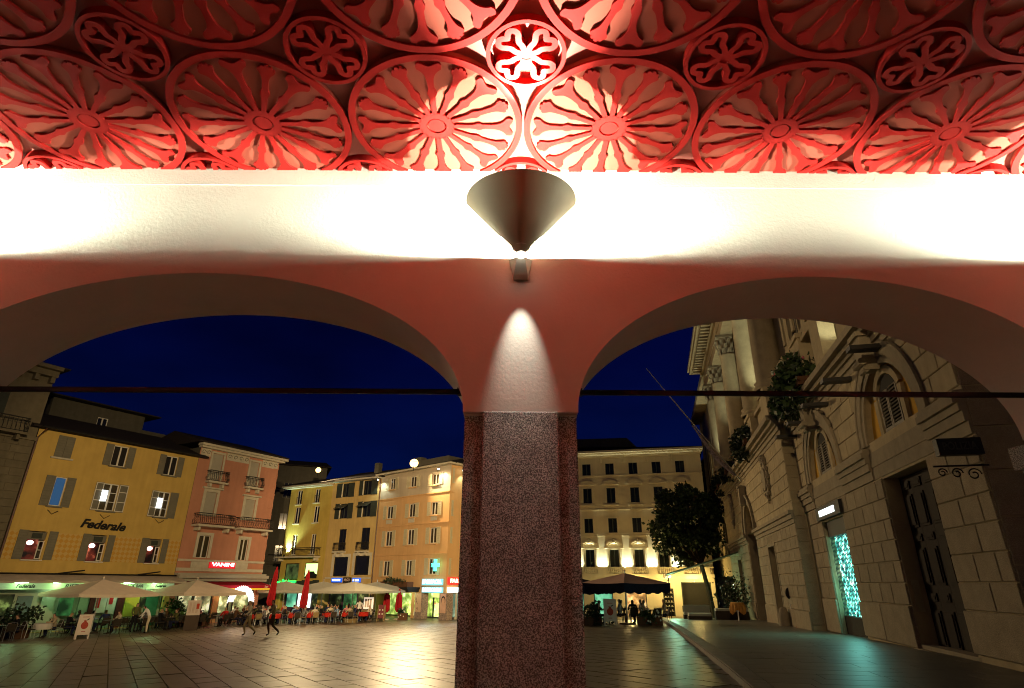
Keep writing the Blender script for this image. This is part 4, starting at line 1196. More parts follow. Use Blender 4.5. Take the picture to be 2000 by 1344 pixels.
for x0, x1, zt in ((-20.1,-18.3,4.9),(-33.4,-31.5,4.7)):
    w = F.mb().box(x0, x1, BF+.6, BF+.65, 0, zt).build('side_door', DARKIN, r)
    F.frame(x0, x1, 0, zt, .18, STONED, w, -BF+.07)
    b = F.mb()
    for k in range(7):
        t = -.6+.2*k; xm = (x0+x1)/2; a0, a1 = xm+t*1.7-.13, xm+t*1.7+.13
        c0, c1 = xm+t*2.3-.17, xm+t*2.3+.17
        b.add([(a0,BF-.05,zt+.2),(a1,BF-.05,zt+.2),(c1,BF-.05,zt+.6),(c0,BF-.05,zt+.6)], [(0,1,2,3)])
    b.build('voussoirs', STONE2, w)
# coats of arms carved on the bay
def crest(cx_, zc):
    b = F.mb()
    n = 14
    b.prism([(cx_+.62*sin(2*pi*k/n), zc-.15+.85*cos(2*pi*k/n)) for k in range(n)][::-1], .10, 'y', BF-.16)
    b.prism([(cx_+.42*sin(2*pi*k/n), zc-.15+.62*cos(2*pi*k/n)) for k in range(n)][::-1], .08, 'y', BF-.24)
    for k in range(12):
        t = 2*pi*k/12; b.ball((cx_+.66*sin(t), BF-.12, zc-.15+.92*cos(t)), .13, 5)
    b.ball((cx_, BF-.15, zc+.95), .2, 6); b.ball((cx_-.28, BF-.12, zc+.82), .14, 5); b.ball((cx_+.28, BF-.12, zc+.82), .14, 5)
    b.tube([(cx_,BF-.12,zc-1.0),(cx_+.1,BF-.12,zc-1.25),(cx_,BF-.12,zc-1.4)], .07, 5)
    b.build('carved_crest', STONED, r)
crest(-17.4, 8.35); crest(-32.6, 8.35)
# pointed arch windows beyond the bay
for x in (-43.9,-48.9,-53.9):
    b = F.mb(); archivolt(b, x, 7.6, .72, 1.0, -.12, .02, 16); b.box(x-1.0,x-.72,-.12,.02,5.6,7.6).box(x+.72,x+1.0,-.12,.02,5.6,7.6).box(x-1.2,x+1.2,-.2,0,5.35,5.6)
    o = b.build('arched_window', STONED, r); F.mb().box(x-.7,x+.7,.05,.08,5.6,8.2).build('pane', GLASS, o)
# giant order of the upper storey
COLX = [-13.9,-18.9,-25.7,-32.3,-37.2]
q = F.mb(); q.box(BX0, BX1, BF+.05, .3, 10.42, 11.75); q.box(BX0-.05, BX1+.05, BF-.12, .3, 11.75, 11.95); q.build('pedestal_course', STONE, r)
for x in COLX:
    c = F.mb(); c.box(x-.82, x+.82, BF-.32, .3, 10.42, 11.8).box(x-.88, x+.88, BF-.4, .3, 11.8, 12.0)
    o = c.build('column', STONE, r)
    MB(F.M).lathe([(.80,12.0),(.82,12.12),(.76,12.22),(.72,12.3),(.78,12.4),(.66,12.5),(.64,15),(.56,18.2),(.60,18.25),(.6,18.32)], 24, (x, BF+.18, 0)).build('shaft', STONE, o, smooth=True)
    b = MB(F.M)
    b.lathe([(.54,18.32),(.56,18.9),(.72,19.5)], 16, (x, BF+.18, 0))
    for lv, (zz, rr_) in enumerate(((18.4,.60),(18.75,.66),(19.1,.74))):
        for k in range(10):
            t = 2*pi*(k+.5*(lv % 2))/10; cc, ss = cos(t), sin(t)
            b.add([(x+rr_*cc-.13*ss, BF+.18+rr_*ss+.13*cc, zz),(x+rr_*cc+.13*ss, BF+.18+rr_*ss-.13*cc, zz),(x+(rr_+.08)*cc+.1*ss, BF+.18+(rr_+.08)*ss-.1*cc, zz+.32),(x+(rr_+.2)*cc, BF+.18+(rr_+.2)*ss, zz+.30),(x+(rr_+.08)*cc-.1*ss, BF+.18+(rr_+.08)*ss+.1*cc, zz+.32)], [(0,1,2,3,4)])
    b.box(x-.86, x+.86, BF-.66, .3, 19.5, 19.68)
    b.build('capital', STONED, o)
q = F.mb(); q.box(BX0-.3, BX1+.3, BF-.35, .3, 19.7, 20.3).box(BX0-.35, BX1+.35, BF-.42, .3, 20.3, 20.4).box(BX0-.3, BX1+.3, BF-.35, .3, 20.4, 21.2).build('entablature', STONE, r)
q = F.mb(); q.box(BX0-1.4, BX1+1.4, BF-1.5, .3, 21.75, 22.0).box(BX0-1.5, BX1+1.5, BF-1.65, .3, 22.0, 22.3).box(BX0-.6, BX1+.6, BF-.6, .3, 21.2, 21.35).build('crown_cornice', STONE, r)
for k in range(40):
    x = BX0+k*.655
    F.mb().box(x, x+.28, BF-1.3, BF-.35, 21.38, 21.72).build('modillion', STONE, r)
q = F.mb(); q.box(-57.8, BX0-.4, -.9, .3, 21.3, 21.9).box(BX1+.4, 3, -.9, .3, 21.3, 21.9).build('wing_cornice', STONE, r)
for x in (-35,-29,-22.2,-16.4):
    w = F.window(x-.8, x+.8, 12.8, 17.2, y=.6, frame=LOUVRE, glass=GLASS)
    F.frame(x-.8, x+.8, 12.8, 17.2, .26, STONE, w, -.1)
    b = F.mb(); b.prism([(x-1.3,17.55),(x+1.3,17.55),(x,18.25)], .3, 'y', -.02); b.box(x-1.3,x+1.3,-.05,.3,17.46,17.549); b.build('pediment', STONE, w)
# pilaster strips beside the columns
for x in (-15.35,-21,-23.8,-27.5,-30.4): F.mb().box(x-.3, x+.3, -.05, .31, 12, 19.6).build('pilaster', STONE, r)
for x in (-10.5,-6.5,-2.5,-42,-46,-50,-54):
    w = F.window(x-.75, x+.75, 13.4, 17.0, y=.5, frame=LOUVRE, glass=GLASS)
    F.frame(x-.75, x+.75, 13.4, 17.0, .3, STONE, w, -.14)
# balcony pedestals on the near wing
for x in (-10.9,-8.2,-5.4,-2.5,.6): F.mb().box(x-.55, x+.55, -.34, .2, 10.2, 12.3).box(x-.62, x+.62, -.42, .2, 12.3, 12.5).build('balcony_pedestal', STONE, r)
b = F.mb(); b.box(BX1+.2, 2.4, -.25, .1, 12.1, 12.3); b.build('balcony_rail', STONE, r)
for x in (-12.0,-9.5,-6.8,-3.9,-1.0): F.mb().box(x-.02, x+.35, -.9, 0, 9.12, 9.24).build('iron_bracket', RAIL, r)

# shop of the town hall: grille and lit display
TEAL = (.30,1.0,.82)
DISPLAY = emit('jewel_display', TEAL, 4.5, (4.5, [(.30,(.004,.02,.025)),(.46,(.02,.22,.20)),(.56,(.18,.85,.62)),(.66,(.75,1.0,.9))]))
w = F.mb().box(SCX-1.5, SCX+1.3, .30, .34, 1.95, 4.75).build('shop_window', DISPLAY, r)
F.mb().box(SCX-1.5, SCX+1.3, .12, .29, 1.1, 1.94).build('stall_riser', DOORW, w)
F.mb().box(SCX-1.5, SCX+1.3, .10, .26, 4.75, 5.32).build('grille_box', IRON, w)
b = F.mb(); n = 26
x0, x1, z0, z1 = SCX-1.48, SCX+1.28, 1.95, 4.75
for k in range(-n, n):
    a = x0+k*.17
    for s in (1, -1):
        p = [(a, z0), (a+(z1-z0)*.55, z1)] if s > 0 else [(a+(z1-z0)*.55, z0), (a, z1)]
        (ax, az), (bx, bz) = p
        # clip to the opening
        def clip(ax, az, bx, bz):
            out = []
            for t0, t1 in ((0,1),):
                ta, tb = 0.0, 1.0
                dx = bx-ax
                if dx > 0: ta, tb = max(ta,(x0-ax)/dx), min(tb,(x1-ax)/dx)
                else: ta, tb = max(ta,(x1-ax)/dx), min(tb,(x0-ax)/dx)
                if tb-ta > .02: out.append(((ax+dx*ta, az+(bz-az)*ta),(ax+dx*tb, az+(bz-az)*tb)))
            return out
        for (c, e_) in clip(ax, az, bx, bz): b.tube([(c[0],.14,c[1]),(e_[0],.14,e_[1])], .011, 3, False)
stuff(b.build('lattice_grille', IRON, w))
lamp('display_light', 'AREA', (SCX+20-.1, .06, 3.4), 75, (.25,1.0,.85), r, aim=(0,-1,-.12), sx=2.4, sy=2.4)
SIGNW = emit('white_sign_light', (.85,1.0,.95), 3.0)
sg = F.mb().box(SCX-1.75, SCX+1.55, -.16, .02, 5.38, 5.86).build('shop_sign', IRON, r)
F.mb().box(SCX-1.2, SCX+.9, -.18, -.161, 5.5, 5.72).build('lit_panel', SIGNW, sg)

# ------------------------------------------------------------------ shop fronts and signs of the square
GREENL = (.45,1.0,.45)
def fill(F, name, x0, x1, z0, z1, y, m, parent, t=.04): return F.mb().box(x0, x1, y, y+t, z0, z1).build(name, m, parent)
GSHOP = emit('green_lit_interior', (.2,.9,.3), .35, (1.1, [(.3,(.01,.03,.012)),(.5,(.06,.22,.07)),(.7,(.35,.8,.35))]))
GDARK = emit('dim_interior', (.1,.2,.08), .14, (1.6, [(.35,(.004,.006,.004)),(.55,(.05,.06,.02)),(.72,(.5,.6,.25))]))
YPANEL = mat('yellow_door_panel', (.45,.40,.05), .7, .2, var=.1)
PALEG = mat('pale_shop_wall', (.30,.32,.23), .8, .2, var=.08)
GDOOR = mat('green_glass_door', (.03,.14,.07), .25, .5, var=.2)
MAROON = mat('maroon_panel', (.09,.012,.012), .6, .3, var=.2)
POSTW = mat('white_poster', (.62,.5,.46), .6, .3, var=.08); POSTR = mat('red_stripe', (.5,.01,.012), .6, .3)
F = FY; r = yellow
# sunken shop front of the yellow house, local x -3.3 .. 7.0
front = F.mb().box(-3.3, 7.0, .35, .4, 0, 2.5).build('shop_front', PALEG, r)
specs = [(-3.2,-2.2,.8,2.2,GDARK,'shop_window'),(-2.0,-1.2,.8,2.1,PANELG,'shop_window'),(-.7,0.05,.0,2.3,PALEG,'shop_pillar'),(.35,1.15,.9,2.15,GSHOP,'shop_window'),(1.5,2.0,.9,2.3,PALEG,'shop_panel'),
         (2.15,2.45,.6,2.4,MAROON,'shop_door'),(3.9,4.35,0,2.4,MAROON,'shop_door'),(4.4,5.35,.7,2.35,YPANEL,'yellow_shutter'),(5.45,5.8,1.2,2.2,GDARK,'shop_window'),(5.85,6.75,.05,2.35,GDOOR,'glass_door')]
for a, c, z0, z1, m, nm in specs: fill(F, nm, a, c, z0, z1, .22, m, front, .12)
b = F.mb(); b.box(2.5,3.2,.24,.34,1.0,2.45); p = b.build('poster', POSTW, front); F.mb().box(2.56,2.78,.225,.239,1.3,2.4).build('stripe', POSTR, front)
F.mb().box(3.25,3.8,.24,.34,.9,2.4).build('poster', POSTW, front); F.mb().box(3.35,3.6,.225,.239,1.5,2.2).build('stripe', POSTR, front)
# lit sign band with black lettering
BAND = emit('green_lit_fascia', (.50,.62,.34), .35)
aw = root_at('shop_awning', 'long pale awning with a lettered fascia along the yellow house', 'awning', PL_, AL, 1.8)
FA = Fac(aw, 1.8)
FA.mb().box(-3.5, 7.3, -.42, -.36, 2.48, 2.84).build('fascia', BAND, aw)
AWN = mat('awning_cloth', (.42,.36,.28), .85, .15, var=.08, vscale=2)
n = 44; vs = []
for k in range(n+1):
    x = -4.6+(12.1)*k/n; w = .05*sin(k*1.15)
    vs += [(x,-.05,3.34),(x,-.9,3.20+w*.6),(x,-1.55,2.98+w),(x,-1.56,2.86+w*.5)]
fs = [(4*k+j,4*k+4+j,4*k+5+j,4*k+1+j) for k in range(n) for j in range(3)]
FA.mb().add(vs, fs).build('canopy', AWN, aw)
FA.mb().tube([(-4.6,-.06,3.38),(7.5,-.06,3.38)], .06, 6).tube([(-.4,-.2,3.4),(.9,-.7,3.62)], .05, 5).tube([(4.6,-.2,3.4),(5.9,-.7,3.62)], .05, 5).build('roller', IRON, aw)
text('lettering', 'Federale', .30, BLACKP, aw, (-2.05-1.8, -.425, 2.66), (pi/2,0,0), .006, .008, .3, 1.0)
text('lettering', 'RISTORANTE', .30, BLACKP, aw, (1.25-1.8, -.425, 2.66), (pi/2,0,0), .006, .004, .15, 2.3)
text('lettering', 'SNACK BAR', .28, BLACKP, aw, (4.3-1.8, -.425, 2.66), (pi/2,0,0), .006, .004, .15, 1.5)
text('lettering', 'Federale', .24, BLACKP, aw, (6.3-1.8, -.425, 2.66), (pi/2,0,0), .006, .008, .3, .8)
TUBEG = emit('green_tube', (.55,1.0,.5), 9.0)
for x in (-2.4,-.35,1.7,3.9,5.9):
    FA.mb().box(x-.35, x+.35, -.75, -.66, 2.84, 2.90).build('tube_lamp', TUBEG, aw)
    lamp('tube_light', 'POINT', (x-1.8, -.72, 2.76), 27, (.45,1.0,.42), aw, .12)
for x in (-.33,3.6,5.65):
    lamp('door_light', 'POINT', (x-1.8, -.05, 2.35), 14, (.55,1.0,.6), aw, .06)

# pink house: pastry shop front under a red awning with a bulb-lit arch
F = FP_; r = pinkh
front = F.mb().box(7.8, 14.7, .5, .55, 0, 2.6).build('shop_front', PALEG, r)
CAFE = emit('lit_cafe_interior', (.75,.85,.5), .8, (1.5, [(.3,(.02,.03,.015)),(.5,(.25,.3,.12)),(.62,(.8,.9,.5)),(.75,(1.0,1.0,.85))]))
PINKL = emit('pink_lit_blind', (1.0,.10,.16), .8)
for a, c in ((8.2,9.3),(9.5,10.9),(11.6,12.4),(12.9,14.4)):
    w = fill(F, 'shop_window', a, c, .7, 2.2, .3, CAFE, front); fill(F, 'blind', a, c, 2.2, 2.45, .28, PINKL, w)
    F.mb().box(a-.06,a,.2,.3,0,2.5).box(c,c+.06,.2,.3,0,2.5).build('mullion', IRON, w)
fill(F, 'shop_pillar', 11.05, 11.5, 0, 2.6, .1, OCHRE, front, .2)
aw = root_at('red_awning', 'red awning with a yellow scalloped hem over the pastry shop', 'awning', PL_, AL, 11.2)
FA = Fac(aw, 11.2)
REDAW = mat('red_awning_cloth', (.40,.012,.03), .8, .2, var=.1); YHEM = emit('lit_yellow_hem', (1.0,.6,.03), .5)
FA.mb().add([(7.5,-.1,3.0),(14.9,-.1,3.0),(14.9,-1.5,2.72),(7.5,-1.5,2.72),(14.9,-1.5,2.5),(7.5,-1.5,2.5)], [(0,3,2,1),(3,5,4,2)]).build('canopy', REDAW, aw)
n = 30
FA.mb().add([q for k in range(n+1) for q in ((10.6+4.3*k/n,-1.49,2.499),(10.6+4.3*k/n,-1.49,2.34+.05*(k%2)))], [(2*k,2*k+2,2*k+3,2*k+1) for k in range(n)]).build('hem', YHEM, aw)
CREAML = mat('cream_letters', (.7,.5,.4), .7, .2)
text('lettering', 'bar', .26, CREAML, aw, (9.0-11.2, -1.53, 2.61), (pi/2,0,0), .005, .004, .2); text('lettering', 'bar', .26, CREAML, aw, (14.5-11.2, -1.53, 2.61), (pi/2,0,0), .005, .004, .2)
lamp('awning_light', 'POINT', (1.6, -.7, 2.35), 50, (1.0,.55,.25), aw, .1); lamp('awning_light', 'POINT', (-1.2, -.8, 2.5), 30, (1.0,.15,.2), aw, .1)
ab = root_at('lit_arch', 'glowing white fan-shaped arch of bulbs in front of the pastry shop', 'light arch', PL_, AL, 11.9)
BULBS = emit('bulb_arch', (1.0,.98,.88), 2.0)
FB = Fac(ab, 13.0); n = 22; b = FB.mb()
archivolt(b, 13.0, 1.5, .72, 1.12, -2.2, -2.05, 20, .05, pi-.05); arch = b.build('fan', BULBS, ab)
b = FB.mb(); [b.ball((13.0-1.16*cos(pi*k/n), -2.12, 1.5+1.16*sin(pi*k/n)), .05, 4) for k in range(n+1)]; stuff(b.build('bulbs', BULBS, ab))
b = FB.mb(); [MB(FB.M).box(q,q+.08,-2.2,-2.1,0,1.5).build('post', IRON, ab) for q in (11.84,14.08)]

# mustard and ochre houses: dark recess with lit windows, long grey awning, signs
FSH = [(mustard, FG, -13, -7.3, ((-12.6,-11.2,TEALIN),(-10.9,-9.0,emit('white_screen',(.8,1.0,.85),2.2)),(-8.8,-7.6,GDARK))), (ochre, FO, -6.5, -.4, ((-6.2,-4.6,GDARK),(-4.3,-2.6,GSHOP),(-2.4,-.8,GDARK)))]
for rt, FF, x0, x1, ws in FSH:
    fr = FF.mb().box(x0, x1, .8, .85, 0, 2.4).build('shop_front', mat('dark_purple_front', (.07,.035,.06), .7, .2), rt)
    for a, c, m in ws: fill(FF, 'shop_window', a, c, .5, 2.1, .7, m, fr)
aw = root_at('grey_awning', 'grey canvas awning along the mustard and ochre houses', 'awning', PG, AG, -7)
FA = Fac(aw, -7); GREYC = mat('grey_canvas', (.33,.31,.25), .9, .1, var=.08)
FA.mb().add([(-13.6,-.1,2.62),(-.4,-.1,2.75),(-.4,-2.4,2.18),(-13.6,-2.4,2.05),(-.4,-2.4,1.98),(-13.6,-2.4,1.85)], [(0,3,2,1),(3,5,4,2)]).build('canopy', GREYC, aw)
for x in (-12.2,-9.8,-5.5,-3.2,-1.2): lamp('awning_light', 'POINT', (x+7, -.9, 1.95), 12, (.7,1.0,.65), aw, .06)
NEONG = emit('green_neon', (.02,1.0,.12), 2.6)
sg = root_at('green_neon_sign', 'green neon script sign over the awning of the mustard house', 'sign', PG, AG, -12)
text('letters', 'Snack', .34, NEONG, sg, (-1.3, -.25, 2.98), (pi/2,0,0), .012, .008, .3, .85); text('letters', 'Bar', .50, NEONG, sg, (-.35, -.25, 3.06), (pi/2,0,0), .012, .014, .3, .8); text('letters', 'Argento', .46, NEONG, sg, (.85, -.25, 3.04), (pi/2,0,0), .012, .012, .3, 1.4)
MB().box(-1.8,1.6,-.22,-.16,2.74,2.78).build('rail', IRON, sg)
BLUES = emit('blue_light_box', (.02,.14,.9), .9); WHITEL = emit('white_sign_letters', (.85,.95,1.0), 3.0)
for x0, x1, tx in ((-5.35,-4.0,'RISTORANTE'),(-2.5,-1.5,'PIZZERIA')):
    sg = root_at('blue_sign', f'blue light-box sign reading {tx} under the wide dark windows', 'sign', PG, AG, (x0+x1)/2, 'blue light-box signs')
    w = x1-x0
    MB().box(-w/2, w/2, -.28, -.12, 2.98, 3.38).build('box', BLUES, sg)
    text('letters', tx, .24, WHITEL, sg, (0, -.29, 3.18), (pi/2,0,0), .006, .008, 0, w*.82)
sg = root_at('dark_sign', 'dark sign board with pale letters between the two blue signs', 'sign', PG, AG, -3.25)
MB().box(-.5,.5,-.26,-.12,2.95,3.45).build('board', IRON, sg); text('letters', 'ARGO', .36, CREAML, sg, (0,-.27,3.2), (pi/2,0,0), .006, .004, 0, .8)

# pharmacy: granite pillars, lit shop, light-box signs, green cross
F = FH; r = peach
for x in (-3.78, -.52):
    p = F.mb().box(x-.5, x+.5, -.02, .7, 0, 2.14).build('corner_pillar', mat('pillar_granite', (.30,.22,.17), .7, .3, var=.2, speck=(14,1.2,.6)), r)
    PST = mat('portrait_poster', (.60,.36,.24), .5, .3, var=.1)
    if x > -2:
        q = F.mb().box(x-.36, x+.36, -.04, -.021, .55, 2.1).build('poster', PST, p)
        MB(F.M).prism([(x+.05+.2*sin(2*pi*k/14), 1.5+.30*cos(2*pi*k/14)) for k in range(14)][::-1], .006, 'y', -.05).build('pictured_face', mat('poster_skin', (.62,.36,.22), .5, .3), q)
        MB(F.M).prism([(x+.05+.26*sin(2*pi*k/14), 1.58+.33*cos(2*pi*k/14)) for k in range(14)][::-1], .004, 'y', -.045).build('pictured_hair', BLACKP, q)
    else:
        q = F.mb().box(x-.4, x+.36, -.04, -.021, .55, 2.1).build('poster', mat('beige_poster', (.60,.40,.26), .5, .3, var=.1), p)
        b = F.mb(); b.tube([(x-.2,-.05,1.9),(x-.28,-.05,1.5),(x-.1,-.05,1.2)], .02, 4).tube([(x-.25,-.05,.9),(x-.05,-.05,.75),(x,-.05,.95)], .02, 4); b.build('dark_strokes', BLACKP, q)
PHARM = emit('pharmacy_interior', (.8,1.0,.4), 1.1, (1.6, [(.3,(.02,.05,.01)),(.5,(.3,.45,.08)),(.62,(.8,1.0,.3)),(.75,(1.0,1.0,.8))]))
w = F.mb().box(-10.4, -1.05, 1.6, 1.65, .12, 2.1).build('shop_window', PHARM, r)
F.mb().box(-3.2, -1.05, 1.2, 1.3, 1.75, 2.14).build('lit_header', emit('yellow_header', (.95,1.0,.3), 1.0), w)
F.mb().box(-1.9,-1.75,1.2,1.3,.1,1.75).box(-3.2,-3.1,1.2,1.3,.1,1.75).build('door_frame', IRON, w)
q = F.mb().box(-3.0,-2.0,1.25,1.3,.35,1.3).build('display_poster', emit('lit_poster', (1.0,.8,.5), 1.0, (3.0, [(.35,(.8,.15,.08)),(.5,(1.0,.75,.4)),(.62,(.4,.8,.3)),(.75,(1.0,1.0,.9))])), w)
F2.mb().box(.6, 8.5, .1, .15, .2, 2.1).build('shop_window', emit('dim_blue_shop', (.2,.5,.5), .3, (1.2, [(.3,(.01,.03,.03)),(.55,(.10,.22,.22)),(.75,(.5,.8,.75))])), r)
b = F2.mb(); [b.box(x, x+.12, -.02, .2, 0, 2.15) for x in (.5,1.5,2.6,3.8,5.2,6.6)]; b.build('mullion', TRIM, r)
COLDW = emit('cold_white_box', (.70,.95,1.0), 3.2); CYANB = emit('cyan_box', (.25,.75,.9), .9)
sg = root_at('pharmacy_sign', 'white light-box sign over the pharmacy door on the peach house', 'sign', PP, AP, -1.9, )
MB().box(-1.36,1.36,-.20,-.08,2.80,3.32).build('box', CYANB, sg); text('letters', 'FARMACIA', .46, COLDW, sg, (0,-.215,3.06), (pi/2,0,0), .01, .02, 0, 2.5)
MB().box(-1.38,1.36,-.26,-.05,2.70,2.78).build('ledge', TRIM, sg)
sg = root_at('lower_pharmacy_sign', 'lower white sign directly above the pharmacy entrance', 'sign', PP, AP, -1.9)
MB().box(-1.36,1.36,-.16,-.04,2.18,2.62).build('box', CYANB, sg); text('letters', 'BORROMINI', .42, COLDW, sg, (0,-.175,2.40), (pi/2,0,0), .01, .022, 0, 2.45)
a2 = AP+96
sg = thing('red_pharmacy_sign', 'red light-box sign round the corner of the peach house', 'sign', (PP[0]+cos(R(AP))*-.28, PP[1]+sin(R(AP))*-.28, 0), R(a2))
MB().box(.1,3.6,-.22,-.08,2.85,3.45).build('box', emit('red_box', (1.0,.02,.02), .9), sg); text('letters', 'FARMACIA', .46, emit('yellow_white_letters', (1.0,.8,.5), 3.0), sg, (1.85,-.235,3.15), (pi/2,0,0), .01, .014, 0, 3.1)
sg = thing('white_side_sign', 'white light-box sign under the red one round the corner', 'sign', (PP[0]+cos(R(AP))*-.28, PP[1]+sin(R(AP))*-.28, 0), R(a2))
MB().box(.15,3.4,-.2,-.06,2.22,2.62).build('box', COLDW, sg)
sg = root_at('green_cross', 'glowing green pharmacy cross on the peach house', 'sign', PP, AP, -1.3)
GC = emit('green_cross_light', (.12,1.0,.6), 2.2)
c = MB().prism([(-.16,-.5),(.16,-.5),(.16,-.16),(.5,-.16),(.5,.16),(.16,.16),(.16,.5),(-.16,.5),(-.16,.16),(-.5,.16),(-.5,-.16),(-.16,-.16)], .12, 'y', -.5)
o = c.build('cross', GC, sg, loc=(0,0,4.46)); MB().tube([(-.1,-.4,4.46),(-.1,0,4.46)], .03, 5).build('arm', IRON, sg)
b = MB(); [b.box(-.26+.0*k, -.20, -.52, -.501, z0, z0+.22) for k, z0 in enumerate((4.60,4.08))]; b.box(-.47,-.42,-.52,-.501,4.33,4.56); b.build('dark_edge', emit('blue_edge', (.01,.05,.35), .6), sg)
# hedge on the canopy over the pharmacy's neighbour
cn = root_at('entrance_canopy', 'flat dark canopy above the passage beside the pharmacy', 'canopy', PP, AP, -5.8)
MB().box(-2.1,2.1,-1.5,-.02,2.42,2.62).box(-2.0,2.0,-1.3,-.02,2.2,2.419).build('slab', IRON, cn)
lamp('canopy_light', 'POINT', (1.0,-.7,2.1), 20, (.9,1.0,.5), cn, .1)
lamp('sign_glow', 'POINT', (-.2,-1.6,2.9), 40, (.6,.9,1.0), sg, .5)

# police sign on a scrolled bracket at the near corner of the town hall
sg = thing('police_sign', 'unlit black police sign on a scrolled iron bracket', 'sign', (FP.x-FD.x*2.62, FP.y-FD.y*2.62, 0), R(-103))
NX = .0
MB().box(-.09,.09,-.86,-.05,5.47,5.81).build('box', IRON, sg)
GREYL = mat('grey_letters', (.05,.047,.043), .6, .3)
text('letters', 'POLIZIA', .22, GREYL, sg, (.095,-.46,5.64), (pi/2,0,pi/2), .004, .002, 0, .62)
text('letters', 'POLIZIA', .22, GREYL, sg, (-.095,-.46,5.64), (pi/2,0,-pi/2), .004, .002, 0, .62)
b = MB(); b.tube([(0,0,5.26),(0,-1.0,5.26)], .02, 5)
for cy, rr_, tt in ((-.30,.13,5.08),(-.60,.11,5.11),(-.86,.09,5.13)): b.tube([(0,cy+rr_*cos(q*.45)*(1-q/26),tt+rr_*sin(q*.45)*(1-q/26)) for q in range(20)], .014, 4)
b.build('bracket', IRON, sg)

# ------------------------------------------------------------------ lamps of the square
LENSW = emit('flood_lens', (1.0,.60,.20), 5.0)
FLOODC = (1.0,.72,.38)
def floodlight(loc, aim, energy, label, size=110, blend=.6, colr=FLOODC, lens=LENSW, rad=.30, group='floodlights of the square'):
    t = thing('floodlight', label, 'floodlight', loc, atan2(aim[0]-loc[0], -(aim[1]-loc[1])), group)
    d = Vector(aim)-Vector(loc); d.normalize()
    h = sqrt(d.x*d.x+d.y*d.y); pit = atan2(-d.z, h)
    rot = Matrix.Rotation(pit, 4, 'X')
    MB(rot).box(-.26,.26,-.12,.2,-.2,.2).box(-.30,.30,-.2,-.121,.2,.22).box(-.16,.16,.2,.3,-.12,.12).build('housing', IRON, t)
    MB(rot).lathe([(.001,0),(rad,0)], 20).build('lens', lens, t) if False else MB(rot).add([(rad*cos(2*pi*k/16), -.13, rad*sin(2*pi*k/16)) for k in range(16)], [tuple(range(16))]).build('lens', lens, t)
    MB().box(-.03,.03,.0,.06,-.75,-.2).build('stand', IRON, t)
    l = lamp('flood_light', 'SPOT', (0,0,0), energy, colr, t, .15, (0,-1,-tan(pit)), R(size), blend)
    l.location = rot @ Vector((0,-.2,0))
    return t
def fpos(P, rot, x, y, z):
    a = R(rot); return (P[0]+cos(a)*x-sin(a)*y, P[1]+sin(a)*x+cos(a)*y, z)
floodlight(fpos(PG, AG, -9.1, -.5, 14.75), (-3, 34, 0), LF_1, 'floodlight on the roof edge of the mustard house', 130, .7)
floodlight(fpos(PP, AP, -4.7, -.9, 13.95), (0, 26, 0), LF_2, 'floodlight on the eaves of the peach house', 130, .7, rad=.42)
# floods over the arcade, on its square side
floodlight((-5.4, 5.75, 13.0), (-25, 46, 8), LF_3, 'floodlight over the arcade aimed at the yellow house', 44, .9)
floodlight((-1.0, 5.75, 13.0), (-11, 60, 6.0), LF_4, 'floodlight over the arcade aimed at the peach house', 36, .9)
floodlight((3.0, 5.75, 13.0), (15.6, 41, 6), LF_5, 'floodlight over the arcade aimed at the town hall', 50, .9)
# small eaves lamps of the peach house
EAVE = emit('eaves_lamp', (.85,1.0,.9), 30.0)
def small_lamp(name, loc, label, aim, energy, colr, size=100, rad=.09, lens=EAVE, group=None, cat='lamp', srad=.06, blend=.5):
    t = thing(name, label, cat, loc, 0, group)
    MB().lathe([(.001,.10),(rad*.9,.09),(rad,0),(rad*.8,-.02)], 12).build('shade', IRON, t)
    MB().ball((0,0,-.03), rad*.8, 6).build('bulb', lens, t)
    lamp('light', 'SPOT', (aim[0]*.05, aim[1]*.05, -.14 if aim[2] < 0 else .16), energy, colr, t, srad, aim, R(size), blend)
    return t
fw = Vector((sin(R(-41)), -cos(R(-41)), 0))
for x, z, w in ((-10.45,12.95,'by the drainpipe at the left'),(-1.15,13.0,'beside the corner at the right')):
    small_lamp('eaves_lamp', fpos(PP, AP, x, -.8, z), f'small white lamp under the eaves of the peach house {w}', (-fw.x*.45, -fw.y*.45, -1), 170, (.85,1.0,.85), 120, group='eaves lamps')
p = fpos((PP[0]+cos(R(AP))*-.28, PP[1]+sin(R(AP))*-.28), AP+96, 1.1, -.55, 13.0)
small_lamp('eaves_lamp', p, 'small white lamp under the eaves round the corner of the peach house', (.3,.1,-1), 170, (.8,1.0,.85), 120, group='eaves lamps')
# uplight on the long balcony of the mustard house
UPL = emit('uplight_lens', (.85,1.0,.85), 12.0)
def uplight(loc, label, aim, energy, colr, size, group, blend=.6, rad=.07, srad=.05):
    t = thing('uplight', label, 'uplight', loc, 0, group)
    MB().lathe([(.001,0),(.10,0),(.12,.16),(.10,.17)], 12).build('can', IRON, t)
    MB().lathe([(.001,.15),(.10,.15)], 12).build('lens', UPL, t)
    lamp('light', 'SPOT', (0,0,.2), energy, colr, t, srad, aim, R(size), blend)
    return t
gn = Vector((-sin(R(AG)), cos(R(AG)), 0))
uplight(fpos(PG, AG, -12.85, -.30, 5.6), 'small green-white uplight at the left end of the long balcony', (gn.x*.22+.30, gn.y*.22-.16, 1), 3600, (.70,1.0,.72), 76, 'uplights', .8)
